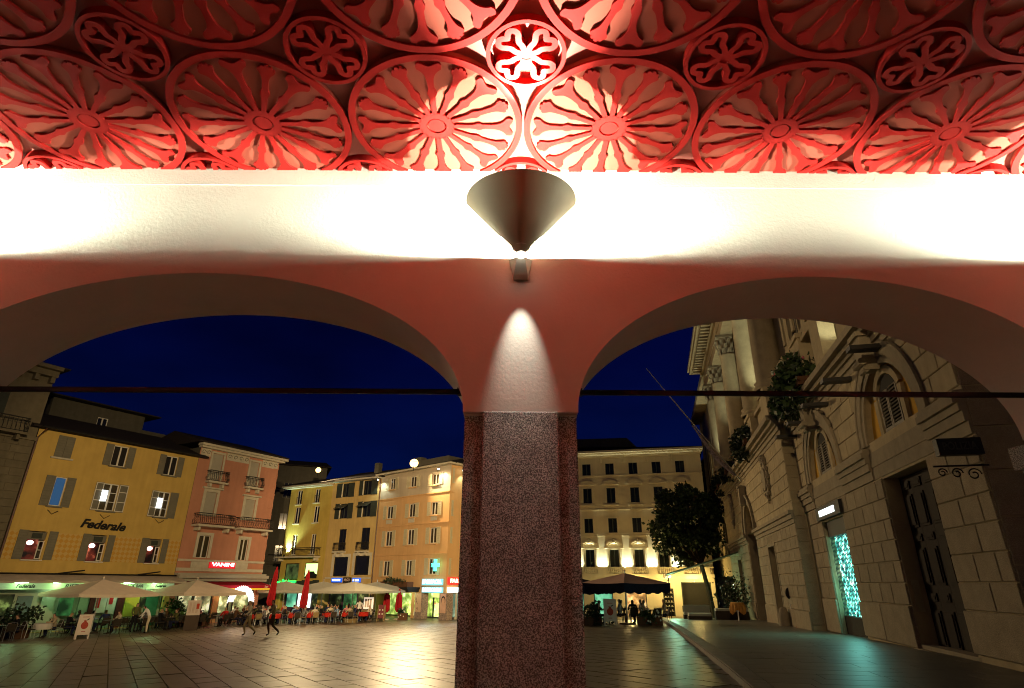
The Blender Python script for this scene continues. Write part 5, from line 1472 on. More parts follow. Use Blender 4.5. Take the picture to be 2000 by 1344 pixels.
# uplights on the balcony of the cream palace
cn_ = Vector((-sin(R(-14)), cos(R(-14)), 0))
for x, w in ((-8.1,'behind the granite pillar'),(-5.5,'left of the first visible window'),(-2.93,'between the second and third windows'),(-.4,'right of the third window'),(2.1,'behind the tree')):
    uplight(fpos((15.07,64.51), -14, x, -.30, 3.96), f'uplight on the balcony of the cream palace {w}', (cn_.x*.10, cn_.y*.10, 1), 1250, (.95,1.0,.70), 100, 'uplights of the cream palace', .8)
# uplights among the columns of the town hall
hn = Vector((-sin(R(-103)), cos(R(-103)), 0))
for x, z, y, e_, w in ((-14.85,12.02,-.2,500,'beside the first giant column'),(-16.9,12.02,-.2,700,'in the first bay between the columns'),(-22.2,12.02,-.2,700,'in the second bay between the columns'),(-29,12.02,-.2,700,'in the third bay between the columns'),(-35.3,12.02,-.2,600,'in the last bay between the columns'),(-38.0,12.02,-.55,500,'at the far corner of the bay'),(-9.6,10.25,-.15,200,'on the balcony ledge of the near wing'),(-4.2,10.25,-.15,150,'over the portal of the near wing')):
    uplight(fpos(FP, -103, x, y, z), f'small uplight of the town hall {w}', (hn.x*.10, hn.y*.10, 1), e_, (.95,1.0,.70), 100, 'uplights of the town hall', .7)

# ------------------------------------------------------------------ people
SKIN = mat('skin', (.46,.26,.17), .6, .3, var=.05); 
HAIRS = [mat('dark_hair', (.015,.010,.008), .6, .3), mat('brown_hair', (.07,.035,.015), .6, .3), mat('fair_hair', (.30,.19,.08), .6, .3), mat('grey_hair', (.25,.24,.22), .6, .3)]
CL = {}
def cloth(n, c):
    if n not in CL: CL[n] = mat(n.replace(' ', '_')+'_cloth', c, .9, .1, var=.12, vscale=9)
    return CL[n]
COLS = {'white': (.62,.60,.55), 'black': (.012,.012,.014), 'dark blue': (.02,.03,.08), 'grey': (.17,.17,.17), 'beige': (.42,.33,.21), 'red': (.42,.02,.02), 'pink': (.50,.20,.20), 'brown': (.10,.05,.025), 'light blue': (.22,.33,.48), 'olive': (.10,.10,.035), 'tan': (.30,.22,.11), 'cream': (.55,.47,.33), 'navy': (.012,.016,.045)}
SHOE = cloth('shoe', (.012,.01,.009))
POSES = {
 'sit': dict(hip=(0,0,.50), chest=(0,-.03,.86), neck=(0,-.01,1.05), head=(0,.03,1.19), top=(0,.02,1.29), sh=.19, shz=1.0, el=(.25,.08,.76), ha=(.16,.34,.77), kn=(.12,.43,.50), an=(.12,.40,.09), toe=(.13,.53,.04), hw=.10, shy=-.02),
 'sit2': dict(hip=(0,0,.50), chest=(0,.05,.85), neck=(0,.10,1.02), head=(0,.16,1.15), top=(0,.15,1.25), sh=.18, shz=.98, el=(.24,.22,.74), ha=(.10,.44,.80), kn=(.11,.43,.50), an=(.09,.36,.09), toe=(.09,.50,.04), hw=.10, shy=.08),
 'stand': dict(hip=(0,0,.95), chest=(0,.0,1.25), neck=(0,.0,1.46), head=(0,.03,1.60), top=(0,.02,1.71), sh=.20, shz=1.42, el=(.25,.02,1.13), ha=(.22,.20,.93), kn=(.11,.02,.50), an=(.11,-.01,.09), toe=(.13,.13,.035), hw=.10, shy=0),
 'bend': dict(hip=(0,-.05,.95), chest=(0,.10,1.22), neck=(0,.24,1.38), head=(0,.33,1.47), top=(0,.36,1.57), sh=.19, shz=1.35, el=(.24,.34,1.10), ha=(.14,.52,.95), kn=(.10,.0,.50), an=(.10,-.03,.09), toe=(.11,.11,.035), hw=.10, shy=.20),
 'walk': dict(hip=(0,0,.93), chest=(0,.03,1.23), neck=(0,.06,1.44), head=(0,.10,1.58), top=(0,.10,1.69), sh=.20, shz=1.40, el=(.26,-.06,1.14), ha=(.24,.10,.93), kn=(.10,.20,.52), an=(.10,.10,.11), toe=(.11,.24,.05), hw=.10, shy=.04, stride=True),
}
def person_mesh(pose, hair):
    p = POSES[pose]; V, E_, Rr, tagv = [], [], [], []
    def v(co, r, t):
        V.append(co); Rr.append(r); tagv.append(t); return len(V)-1
    def e(a, b): E_.append((a, b))
    hip = v(p['hip'], .135, 'T'); mid = v(tuple((a+b)/2 for a, b in zip(p['hip'], p['chest'])), .125, 'S'); ch = v(p['chest'], .145, 'S'); e(hip, mid); e(mid, ch)
    up = v((p['neck'][0], p['neck'][1]-.01, p['neck'][2]-.07), .10, 'S'); e(ch, up)
    ne = v(p['neck'], .055, 'H'); e(up, ne); hd = v(p['head'], .098, 'H'); e(ne, hd); tp = v(p['top'], .075, 'H'); e(hd, tp)
    for s in (-1, 1):
        st = p.get('stride') and s < 0
        sh = v((s*p['sh'], p['shy'], p['shz']), .065, 'S'); e(up, sh)
        el_, ha_ = p['el'], p['ha']
        if st: el_, ha_ = (.25,.10,1.14), (.21,.32,.99)
        el = v((s*el_[0], el_[1], el_[2]), .047, 'S'); e(sh, el); wr = v((s*(el_[0]*.25+ha_[0]*.75), el_[1]*.25+ha_[1]*.75, el_[2]*.25+ha_[2]*.75), .034, 'S'); e(el, wr)
        hn_ = v((s*ha_[0], ha_[1], ha_[2]), .040, 'K'); e(wr, hn_)
        k_, a_, t_ = p['kn'], p['an'], p['toe']
        if st: k_, a_, t_ = (.10,-.02,.50), (.10,-.36,.20), (.11,-.27,.06)
        th = v((s*p['hw'], p['hip'][1]+.0, p['hip'][2]-.06), .095, 'T'); e(hip, th)
        kn = v((s*k_[0], k_[1], k_[2]), .066, 'T'); e(th, kn); an = v((s*a_[0], a_[1], a_[2]), .044, 'T'); e(kn, an)
        to = v((s*t_[0], t_[1], t_[2]), .038, 'B'); e(an, to)
    me = bpy.data.meshes.new('person'); me.from_pydata(V, E_, [])
    o = bpy.data.objects.new('person_tmp', me); col.objects.link(o)
    sk = o.modifiers.new('skin', 'SKIN'); sk.use_smooth_shade = True
    lay = me.skin_vertices[0].data
    for i, r_ in enumerate(Rr): lay[i].radius = (r_, r_*(.78 if tagv[i] in 'ST' and i < 4 else 1.0))
    lay[0].use_root = True
    ss = o.modifiers.new('sub', 'SUBSURF'); ss.levels = 1
    dg = bpy.context.evaluated_depsgraph_get(); dg.update()
    out = bpy.data.meshes.new_from_object(o.evaluated_get(dg)); bpy.data.objects.remove(o)
    out.name = 'person'; out.materials.clear()
    for m in (SKIN, HAIRS[0], cloth('black', COLS['black']), cloth('navy', COLS['navy']), SHOE): out.materials.append(m)
    VV = [Vector(q) for q in V]
    hc, nk = Vector(p['head']), Vector(p['neck'])
    ax = (Vector(p['top'])-nk).normalized()
    for f in out.polygons:
        c = f.center; best = min(range(len(E_)), key=lambda k: seg_d(c, VV[E_[k][0]], VV[E_[k][1]])-min(Rr[E_[k][0]], Rr[E_[k][1]])*.8)
        a, b = E_[best]
        t = tagv[b]
        ix = 2
        if t == 'H':
            rel = c-hc; along = rel.dot(ax); front = rel.y
            if tagv[a] == 'S': ix = 0 if (c-nk).dot(ax) > -.03 else 2
            else: ix = 1 if (along > .055 or front < -.015) and (along > -.06 or hair == 'long') else 0
        elif t == 'K': ix = 0
        elif t == 'T': ix = 3
        elif t == 'B': ix = 4
        if tagv[a] == 'T' and t == 'S': ix = 2 if c.z > p['hip'][2]+.03 or abs(c.y-p['hip'][1]) > .3 else 3
        f.material_index = ix; f.use_smooth = True
    return out
def seg_d(p, a, b):
    ab = b-a; t = max(0, min(1, (p-a).dot(ab)/max(1e-9, ab.length_squared)))
    return (p-(a+ab*t)).length
PM = {(k, h): person_mesh(k, h) for k in POSES for h in ('short', 'long')}
def person(pose, loc, face, shirt, trousers, hair, label, long=False, group=None, scale=1.0):
    """face: direction in degrees the person looks to (0 = +x)"""
    o = bpy.data.objects.new('person', PM[(pose, 'long' if long else 'short')]); col.objects.link(o)
    z = loc[2] if len(loc) > 2 else gz(loc[0], loc[1])
    o.location = (loc[0], loc[1], z); o.rotation_euler = (0, 0, R(face-90)); o.scale = (scale,)*3
    for i, m in ((1, HAIRS[hair]), (2, cloth(shirt, COLS[shirt])), (3, cloth(trousers, COLS[trousers]))):
        o.material_slots[i].link = 'OBJECT'; o.material_slots[i].material = m
    return tag(o, label, 'person', group)

# ------------------------------------------------------------------ cafe furniture
WICK = mat('dark_wicker', (.035,.025,.016), .7, .3, var=.2); ALU = mat('aluminium', (.5,.48,.44), .3, .5, .8, var=.05); TAN = mat('tan_wicker', (.22,.15,.06), .7, .3, var=.2)
CANV = mat('parasol_canvas', (.66,.53,.40), .9, .1, var=.06, vscale=2); CANVG = mat('grey_parasol_canvas', (.38,.36,.29), .9, .1, var=.06, vscale=2)
TREDC = mat('red_tablecloth', (.40,.022,.012), .85, .1, var=.1); TDARK = mat('dark_table_top', (.04,.03,.022), .4, .4); TWH = mat('white_tablecloth', (.6,.57,.5), .85, .1, var=.05)
BOARDW = mat('white_board', (.62,.52,.42), .6, .3, var=.04); BROWN = mat('brown_panel', (.06,.035,.018), .6, .3, var=.15)
def chair_proto(seatm, framem):
    t = thing('cafe_chair', 'x', 'chair')
    MB().box(-.22,.22,-.21,.22,.44,.475).build('seat', seatm, t)
    b = MB(); b.add([(-.20,-.19,.50),(.20,-.19,.50),(.21,-.27,.84),(-.21,-.27,.84),(-.20,-.22,.50),(.20,-.22,.50),(.21,-.30,.84),(-.21,-.30,.84)], [(0,1,2,3),(5,4,7,6),(0,3,7,4),(1,5,6,2),(3,2,6,7),(0,4,5,1)]); b.build('backrest', seatm, t)
    MB().tube([(-.225,-.20,.46),(-.235,-.27,.78),(-.19,-.30,.88),(0,-.305,.90),(.19,-.30,.88),(.235,-.27,.78),(.225,-.20,.46)], .014, 5).build('back_frame', framem, t)
    for x, y in ((-.21,-.20),(.21,-.20),(-.21,.20),(.21,.20)): MB().tube([(x,y,.45),(x*1.08,y*1.15,0)], .014, 5).build('leg', framem, t)
    MB().tube([(-.235,-.25,.70),(-.25,.12,.66),(-.22,.2,.46)], .013, 4).build('armrest', framem, t); MB().tube([(.235,-.25,.70),(.25,.12,.66),(.22,.2,.46)], .013, 4).build('armrest', framem, t)
    return t
CH_D, CH_A, CH_T = chair_proto(WICK, WICK), chair_proto(WICK, ALU), chair_proto(TAN, ALU)
used = set()
def chair(proto, x, y, face, label, group):
    a = R(face-90)
    if proto not in used:
        used.add(proto); proto.location = (x, y, gz(x, y)); proto.rotation_euler = (0,0,a); proto['label'] = label; proto['group'] = group; return proto
    return copy_tree(proto, (x, y, gz(x, y)), a, label, group)
def table_proto(topm, cloth_=False, sq=False):
    t = thing('cafe_table', 'x', 'table')
    if cloth_: MB().lathe([(.001,.745),(.42,.745),(.44,.73),(.46,.58),(.44,.44)], 14).build('tablecloth', topm, t)
    else: MB().lathe([(.001,.745),(.40,.745),(.40,.715),(.001,.715)], 16).build('table_top', topm, t)
    MB().tube([(0,0,.02),(0,0,.715)], .03, 6).build('stem', WICK, t); MB().lathe([(.22,0),(.2,.025),(.03,.05)], 10).build('foot', WICK, t)
    return t
TB_R, TB_D, TB_W = table_proto(TREDC, True), table_proto(TDARK), table_proto(TWH, True)
def table(proto, x, y, label, group):
    if proto not in used:
        used.add(proto); proto.location = (x, y, gz(x, y)); proto['label'] = label; proto['group'] = group; return proto
    return copy_tree(proto, (x, y, gz(x, y)), 0, label, group)

def parasol(name, x, y, rot, lx, ly, zr, za, m, label, val=.2, group=None, zbase=None, pole=ALU, under=None, scal=0):
    z0 = gz(x, y); t = thing(name, label, 'parasol', (x, y, z0), R(rot), group)
    hx, hy = lx/2, ly/2; c = [(-hx,-hy),(hx,-hy),(hx,hy),(-hx,hy)]
    b = MB(); n = 8
    vs = []; fs = []
    for k in range(4):
        (ax, ay), (bx, by) = c[k], c[(k+1)%4]
        o = len(vs)
        for i in range(n+1):
            for j in range(4):
                f = j/3; x_ = (ax+(bx-ax)*i/n)*f; y_ = (ay+(by-ay)*i/n)*f
                sag = -.04*sin(pi*f)*sin(pi*i/n)
                vs.append((x_, y_, za+(zr-za)*f+sag-.05*f*sin(pi*i/n)))
        for i in range(n):
            for j in range(3): fs.append((o+i*4+j, o+i*4+j+1, o+i*4+4+j+1, o+i*4+4+j))
    b.add(vs, fs); can = b.build('canopy', m, t)
    v = MB(); k2 = 24
    for k in range(4):
        (ax, ay), (bx, by) = c[k], c[(k+1)%4]
        pts = []
        for i in range(k2+1):
            f = i/k2; zz = zr-.05*sin(pi*f)
            lo = zz-val-(scal*abs(sin(pi*f*5)) if scal else 0)
            pts += [(ax+(bx-ax)*f, ay+(by-ay)*f, zz), ((ax+(bx-ax)*f)*.995, (ay+(by-ay)*f)*.995, lo)]
        v.add(pts, [(2*i, 2*i+2, 2*i+3, 2*i+1) for i in range(k2)])
    v.build('valance', under or m, can)
    MB().tube([(0,0,.05),(0,0,za+.12)], .035, 8).build('pole', pole, t)
    MB().box(-.32,.32,-.32,.32,0,.07).build('base', WICK, t)
    MB().ball((0,0,za+.13), .06, 6).build('finial', m, t)
    for (ax, ay) in c+[(0,-hy),(0,hy),(-hx,0),(hx,0)]: MB().tube([(0,0,za-.12),(ax*.98,ay*.98,zr-.06)], .014, 4).build('rib', pole, t)
    return t
def loc_f(P, rot, x, out):
    a = R(rot); return (P[0]+cos(a)*x+sin(a)*out, P[1]+sin(a)*x-cos(a)*out)

# ---- terrace of the yellow and pink houses
G1 = 'chairs of the left terrace'; G2 = 'tables of the left terrace'; G3 = 'guests of the left terrace'; GP = 'square parasols of the left terrace'
for x, w in ((1.0,'in front of the shop lettering of the yellow house'),(7.35,'in front of the red awning')):
    px, py = loc_f(PL_, AL, x, 3.1)
    parasol('parasol', px, py, AL, 4.7, 5.0, 2.27, 3.08, CANV, f'cream square parasol {w}', .17, GP)
shirts = ['black','white','dark blue','grey','pink','olive','red','light blue','brown','cream','black','beige']
k = 0
places = ['left of the pomegranate board','beside the pomegranate board','by the cream parasol under the lettering','behind the bending waiter','in front of the glass door','beside the tall menu stand','right of the tall menu stand','below the red awning','near the white arch of bulbs','right of the white arch of bulbs']
for i in range(10):
    x = -4.0+1.85*i
    for row, out in enumerate((4.35-.12*i if i < 5 else 4.0, 1.9)):
        if row == 1 and i < 2: continue
        tx, ty = loc_f(PL_, AL, x+.4*row, out)
        wh = places[i]; rw = 'front-row' if row == 0 else 'shop-side'
        table(TB_D if i != 1 else TB_W, tx, ty, f'small {rw} cafe table {wh}', G2)
        # chairs: two with their back to the square, one facing it
        for q, (dx, do, fa) in enumerate(((-.05,.72,AL+90),(.62,-.05,AL+180),(-.62,.05,AL))):
            if (i*3+q+row) % 4 == 3: continue
            cx_, cy_ = loc_f(PL_, AL, x+.4*row+dx, out+do)
            side = ('back to the square','right of table','left of table')[q]
            chair(CH_A if i < 2 else CH_D, cx_, cy_, fa, f'{rw} cafe chair {wh}, {side}', G1)
            if (i*5+q*2+row) % 3 != 0 or q == 1:
                if i in (0, 1) and q == 0: continue
                c = shirts[(k*5+i) % len(shirts)]; k += 1
                person(('sit','sit2')[k % 2], (cx_, cy_), fa, c, 'navy' if k % 2 else 'black', k % 3, f'{rw} guest in {c} {wh}, {side}', k % 4 == 0, G3)
person('bend', (-22.6,40.25), 205, 'white', 'cream', 0, 'waiter in white shirt and long pale apron bending over a table')
person('stand', (-23.9,41.0), 330, 'olive', 'black', 0, 'standing woman in dark olive dress left of the bending waiter', True)

# ---- terrace of the mustard and ochre houses
GM1, GM2, GM3, GMP = 'aluminium chairs of the middle terrace', 'red tables of the middle terrace', 'guests of the middle terrace', 'grey parasols of the middle terrace'
for x, y, L_, w in ((-19.6,55.0,4.4,'behind the left folded red parasol'),(-16.6,56.0,4.6,'between the folded red parasol and the blue signs'),(-13.2,53.2,4.7,'in front with its corner towards the square'),(-12.1,57.2,4.6,'nearest the pharmacy')):
    parasol('grey_parasol', x, y, AG, L_, L_, 2.35, 3.05, CANVG, f'grey square parasol {w}', .16, GMP)
A_, B_ = Vector((-18.9,46.9)), Vector((-10.9,52.6)); dr = (B_-A_).normalized(); nr = Vector((-dr.y, dr.x)); da = math.degrees(atan2(dr.y, dr.x))
pl2 = ['far left by the walkers','left of the folded red parasols','between the folded red parasols','right of the folded red parasols','under the middle grey parasol','left of the lit menu stand','next to the lit menu stand']
for row in range(3):
    for i in range(7):
        c0 = A_+dr*(.5+1.4*i+.4*row)+nr*(.75+1.75*row)
        wh = pl2[i]; rw = ('front-row','second-row','third-row')[row]
        table(TB_R if row < 2 else TB_D, c0.x, c0.y, f'{rw} round table {wh}', GM2)
        for q, (u_, v_, fa) in enumerate(((0,-.70,da+90),(.68,0,da+180),(-.68,.05,da))):
            if (i*2+q+row) % 5 == 2: continue
            p = c0+dr*u_+nr*v_
            side = ('back to the square','right of table','left of table')[q]
            chair(CH_A if (i+q) % 3 else CH_T, p.x, p.y, fa, f'{rw} metal chair {wh}, {side}', GM1)
            if (i*4+q*3+row*2) % 5 != 1:
                c = shirts[(i*7+q*3+row*5) % len(shirts)]
                person(('sit','sit2')[(i+q) % 2], (p.x, p.y), fa, c, 'navy' if q else 'black', (i+q+row) % 4, f'{rw} guest in {c} {wh}, {side}', (i+q) % 3 == 0, GM3)
person('stand', (-12.45,52.7), 120, 'white', 'black', 1, 'man in a white shirt standing with his back to the square by the menu stand')
REDP = mat('red_parasol_cloth', (.30,.012,.015), .85, .1, var=.15)
def folded(x, y, label, top=4.0, bot=1.25, tilt_=0.0):
    t = thing('folded_parasol', label, 'parasol', (x, y, gz(x, y)), 0, 'folded red parasols')
    b = MB(); n = 16; prof = [(.05,bot-.25),(.14,bot-.22),(.26,bot),(.25,bot+.5),(.20,bot+1.2),(.13,top-.5),(.05,top-.05),(.01,top)]
    vs = []
    for r_, z in prof:
        for i in range(n):
            w = 2*pi*i/n; q = r_*(1+.22*(-1)**i*min(1, r_/.15)); vs.append((q*cos(w)+tilt_*(z-bot), q*sin(w), z))
    b.add(vs, [(j*n+i, j*n+(i+1)%n, (j+1)*n+(i+1)%n, (j+1)*n+i) for j in range(len(prof)-1) for i in range(n)]); b.build('canopy', REDP, t)
    MB().tube([(-.0,0,.03),(0,0,bot-.1)], .03, 6).build('pole', ALU, t); MB().box(-.3,.3,-.3,.3,0,.06).build('base', WICK, t)
    return t
folded(-18.9,50.2,'folded red parasol standing at the corner of the pink house', 4.15, 1.5, .06); folded(-16.6,51.2,'folded red parasol in front of the mustard house', 3.95, 1.3, .04)
for x, y, w in ((-10.9,56.2,'left'),(-9.9,56.6,'right')):
    t = folded(x, y, f'folded pale parasol, the {w} one of two beside the passage by the pharmacy', 2.5, .8); t['group'] = 'folded pale parasols'
    t.children[0].data.materials[0] = CANV

def menu_stand(x, y, rot, label, lit):
    t = thing('menu_stand', label, 'menu stand', (x, y, gz(x, y)), R(rot), 'tall menu stands')
    MB().box(-.42,.42,-.10,.10,0,.92).build('lower_panel', BROWN, t)
    q = MB().box(-.40,.40,-.09,.09,.921,1.82).build('menu_panel', BOARDW if not lit else emit('lit_menu', (1.0,.80,.58), .75), t)
    b = MB(); [b.box(-.30+.2*k,-.16+.2*k,-.10,-.091,1.05,1.70) for k in range(3)]; b.build('menu_sheets', mat('paper', (.55,.42,.33), .8, .2), q)
    if not lit: MB().box(.14,.30,-.104,-.1005,1.3,1.62).build('red_mark', mat('red_print', (.45,.05,.02), .7, .2), q)
menu_stand(-21.05,42.6,32,'tall menu stand with a pale unlit panel over a brown base', False)
menu_stand(-12.0,54.0,8,'tall menu stand with a bright panel beside the man in white', True)
FRUIT = mat('pomegranate_red', (.36,.035,.012), .6, .3, var=.2, vscale=20)
def a_board(x, y, rot, label, h=1.22, w=.62, fruit=True):
    t = thing('pavement_board', label, 'a-board', (x, y, gz(x, y)), R(rot), 'folding pavement boards')
    lean = Matrix.Rotation(-.14, 4, 'X') if False else Matrix.Shear('XY', 4, (0, 0))
    def sh(b, s):
        b.v = [(a, c+s*(.34-.30*d/h), d) for a, c, d in b.v]; return b
    for s, nm in ((-1,'front_panel'),(1,'rear_panel')):
        fm = BOARDW if fruit else TAN
        b = MB(); b.box(-w/2, w/2, -.015, .015, .22, h); o = sh(b, s).build(nm, BOARDW if fruit else mat('maroon_board', (.14,.025,.03), .6, .3), t)
        for x_ in (-w/2+.03, w/2-.03): b = MB(); b.box(x_-.035, x_+.035, -.02, .02, 0, h); sh(b, s).build('leg', fm, o)
        if s < 0:
            if fruit:
                b = MB(); n = 18; b.prism([(.17*sin(2*pi*k/n), .68+.185*cos(2*pi*k/n)) for k in range(n)][::-1], .004, 'y', -.022); b.prism([(-.05,.85),(.05,.85),(.09,.95),(.03,.91),(0,.97),(-.03,.91),(-.09,.95)], .004, 'y', -.022); sh(b, s).build('pomegranate', FRUIT, o)
                b = MB(); b.add([(.03,-.024,.94),(.14,-.024,1.02),(.20,-.024,1.0),(.10,-.024,.93)], [(0,1,2,3)]); sh(b, s).build('leaf_print', SHUT_D, o)
                b = MB(); b.box(-.15,.15,-.02,-.017,1.08,1.11).box(-.10,.10,-.02,-.017,.36,.39); sh(b, s).build('printed_lines', FRUIT, o)
            else:
                b = MB()
                for q in range(4): b.ball((-.12+.24*(q%2), -.02, .55+.3*(q//2)), .07, 5)
                sh(b, s).build('chalk_pictures', BOARDW, o)
    return t
a_board(-23.5,35.7,38,'white folding board with a pomegranate among the chairs at the left'); a_board(5.35,34.4,-8,'white folding board with a pomegranate just right of the granite pillar', 1.3, .66)
a_board(-10.85,54.0,0,'maroon folding menu board near the pharmacy', 1.25, .6, False)
t = thing('wicker_basket', 'low wicker planter at the foot of the lit menu stand', 'basket', (-12.9,52.0,0), R(20)); MB().lathe([(.001,0),(.5,0),(.6,.28),(.56,.3),(.5,.06)], 14).build('weave', TAN, t); MB().ball((0,0,.25), .4, 6, .6).build('contents', BROWN, t)

# ---- people walking in the square
person('walk', (-12.0,32.6), 200, 'tan', 'brown', 1, 'walker in a tan jacket crossing the square in front of the folded red parasol')
person('walk', (-13.6,33.6), 215, 'cream', 'tan', 2, 'walker in pale clothes left of the tan jacket', True)

# ------------------------------------------------------------------ plants
LEAF = mat('leaf_dark', (.035,.06,.018), .45, .4, var=.35, vscale=4, island=.35); LEAFD = mat('leaf_deep', (.018,.032,.012), .45, .4, var=.4, vscale=3, island=.4); BARK = mat('bark', (.05,.035,.022), .9, .1, var=.3); POT = mat('terracotta_trough', (.10,.045,.022), .8, .2, var=.15)
def leaves(b, c, r, n, s, gaps=None, flat=0.0, seed=1):
    g = random.Random(seed)
    for _ in range(n):
        while True:
            p = Vector((g.uniform(-1,1), g.uniform(-1,1), g.uniform(-1,1)))
            if .25 < p.length < 1: break
        p = p*(.65+.35*g.random())
        q = Vector((c[0]+p.x*r[0], c[1]+p.y*r[1], c[2]+p.z*r[2]))
        d = Vector((g.gauss(0,1), g.gauss(0,1), g.gauss(0,1)-.2)).normalized(); e_ = d.orthogonal().normalized()
        e_ = (e_*cos(a := g.random()*6.28)+d.cross(e_)*sin(a)); l = s*g.uniform(.6,1.3); w = l*.34
        b.add([q, q+d*l*.5+e_*w, q+d*l, q+d*l*.5-e_*w], [(0,1,2,3)])
    return b
def tree(x, y, z0, crown, label, n=26, leaves_n=190, s=.34, seed=3, m=LEAF, lean=(0,0)):
    t = thing('tree', label, 'tree', (x, y, z0)); g = random.Random(seed)
    (cx_, cy_, cz_), (rx, ry, rz) = crown
    tb = MB(); tb.tube([(0,0,0),(lean[0]*.4,lean[1]*.4,cz_*.3),(lean[0],lean[1],cz_*.6),(cx_,cy_,cz_)], [.24,.2,.16,.07], 8); tr = tb.build('trunk', BARK, t)
    lb, cb = MB(), MB()
    for i in range(n):
        while True:
            p = Vector((g.uniform(-1,1), g.uniform(-1,1), g.uniform(-1,1)))
            if p.length < 1: break
        p = p.normalized()*(p.length**.45)*.82
        c = (cx_+p.x*rx, cy_+p.y*ry, cz_+p.z*rz); q = g.uniform(.75,1.35)
        lb.tube([(lean[0]*.9,lean[1]*.9,cz_*.55),((lean[0]+c[0])/2,(lean[1]+c[1])/2,(cz_*.6+c[2])/2),c], [.08,.05,.02], 5)
        leaves(cb, c, (q,q,q*.8), leaves_n, s, seed=seed*100+i)
    lb.build('limbs', BARK, tr); stuff(cb.build('crown', m, t))
    return t
tree(17.6,55.2,0,((-1.6,.3,8.3),(3.5,2.8,3.9)),'dark leafy tree in front of the cream palace, leaning over the terrace', 56, 175, .36, 3, LEAF, (-.7,.2))
tree(25.2,74,0,((0,0,12.5),(4.2,3,7.0)),'dark tree rising behind the corner of the cream palace', 40, 150, .6, 5, LEAFD)
def bush(name, pos, r, n, s, label, m=LEAF, box=None, seed=1, group=None, hang=0, flowers=None):
    t = thing(name, label, 'plant', pos[:3], pos[3] if len(pos) > 3 else 0, group)
    b = MB(); g = random.Random(seed)
    for k in range(max(1, n//90)):
        c = (g.uniform(-.6,.6)*r[0], g.uniform(-.6,.6)*r[1], r[2]*g.uniform(.3,1.0)-hang*g.random()*r[2]); leaves(b, c, (r[0]*.5,r[1]*.6,r[2]*.5), 90, s, seed=seed*31+k)
    stuff(b.build('foliage', m, t))
    b = MB(); [b.tube([(r[0]*q*.15,0,0),(r[0]*q*.3,0,r[2]*.6)], .02, 4) for q in (-2,-1,0,1,2)]; b.build('stems', BARK, t)
    if box: MB().box(*box).build('trough', POT, t)
    if flowers:
        b = MB(); [b.ball((g.uniform(-.8,.8)*r[0], g.uniform(-.8,.8)*r[1]-.1, g.uniform(.3,1.4)*r[2]), .06, 4) for _ in range(14)]; stuff(b.build('blossoms', flowers, t))
    return t
PKF = mat('pink_blossom', (.6,.15,.2), .7, .2); WHF = mat('white_blossom', (.6,.6,.52), .7, .2)
GBP = 'bushes on the town hall ledge'
for x, y, z, r, w, n in ((-9.4,-.42,10.25,(2.7,.65,1.35),'at the near end of the columned bay',8000),(-20.6,-.9,10.45,(2.3,.55,1.05),'below the second giant column',4500),(-30.0,-.9,10.45,(1.7,.55,.95),'below the third bay of columns',1700),(-36.2,-.9,10.3,(1.8,.6,.95),'at the far end of the columned bay',1700)):
    p = fpos(FP, -103, x, y, z); bush('ledge_bush', (*p, R(-103)), r, n, .25, f'dark bush on the town hall ledge {w}', LEAFD if n < 7000 else LEAF, (-r[0]*.8, r[0]*.8, -.3, .35, -.02, .3), int(-x), GBP, .55, PKF if n == 8000 else None)
p = fpos(PP, AP, -5.9, -1.0, 2.62); bush('canopy_hedge', (*p, R(AP)), (1.9,.45,.62), 1400, .16, 'clipped hedge trough on the canopy beside the pharmacy', LEAFD, (-2.0,2.0,-.35,.35,0,.45), 9)
bush('terrace_bush', (*loc_f(PL_, AL, -3.3, 3.4), .0), (1.1,.9,1.35), 1000, .2, 'dark leafy bush on the terrace at the far left', LEAFD, (-.8,.8,-.4,.4,0,.5), 11)
bush('terrace_shrub', (*loc_f(PL_, AL, 7.2, 1.6), .0), (1.3,.6,1.5), 1000, .2, 'lit green shrub behind the tall menu stand', mat('leaf_green', (.05,.13,.025), .5, .4, var=.35, vscale=4, island=.3), (-.9,.9,-.3,.3,0,.5), 12)
bush('potted_shrub', (*loc_f(PL_, AL, 9.0, 2.2), .0), (.8,.6,.75), 500, .16, 'rounded potted shrub right of the tall menu stand', LEAFD, (-.3,.3,-.3,.3,0,.4), 13)
bush('pharmacy_planter', (-9.3,55.6,0), (.5,.4,.75), 420, .14, 'flowering planter left of the pharmacy pillar', LEAFD, (-.4,.4,-.25,.25,0,.55), 14, None, 0, WHF)
# ---- terrace right of the pillar
GT = 'terrace right of the granite pillar'
BLUEC = mat('navy_canvas', (.012,.016,.035), .85, .1, var=.2); PINKC = mat('faded_pink_canvas', (.42,.26,.20), .9, .1, var=.06)
parasol('blue_parasol', 6.5,35.7,33, 3.5,3.5, 2.12, 2.64, PINKC, 'faded pink parasol with a navy scalloped valance right of the pillar', .42, None, None, ALU, BLUEC, .10)
parasol('blue_parasol', 3.6,37.5,33, 3.3,3.3, 2.10, 2.60, BLUEC, 'navy parasol half hidden behind the granite pillar', .35, None, None, ALU, BLUEC, .10)
bush('planter', (7.45,34.4,gz(7.4,34.3),R(-5)), (.75,.35,.55), 520, .16, 'leafy plants in a brown trough under the pink parasol', LEAF, (-.65,.65,-.2,.2,-.0,.42), 21, 'planters of the right terrace', 0, WHF)
bush('planter', (4.35,35.0,gz(4.3,35),R(-5)), (.7,.4,.85), 520, .18, 'dark plants in a brown trough beside the granite pillar', LEAFD, (-.6,.6,-.2,.2,-.0,.42), 22, 'planters of the right terrace')
rt_places = [(5.55,36.2),(6.9,36.9),(8.0,35.9)]
nm = ['behind the pomegranate board','under the middle of the pink parasol','at the right edge of the pink parasol']
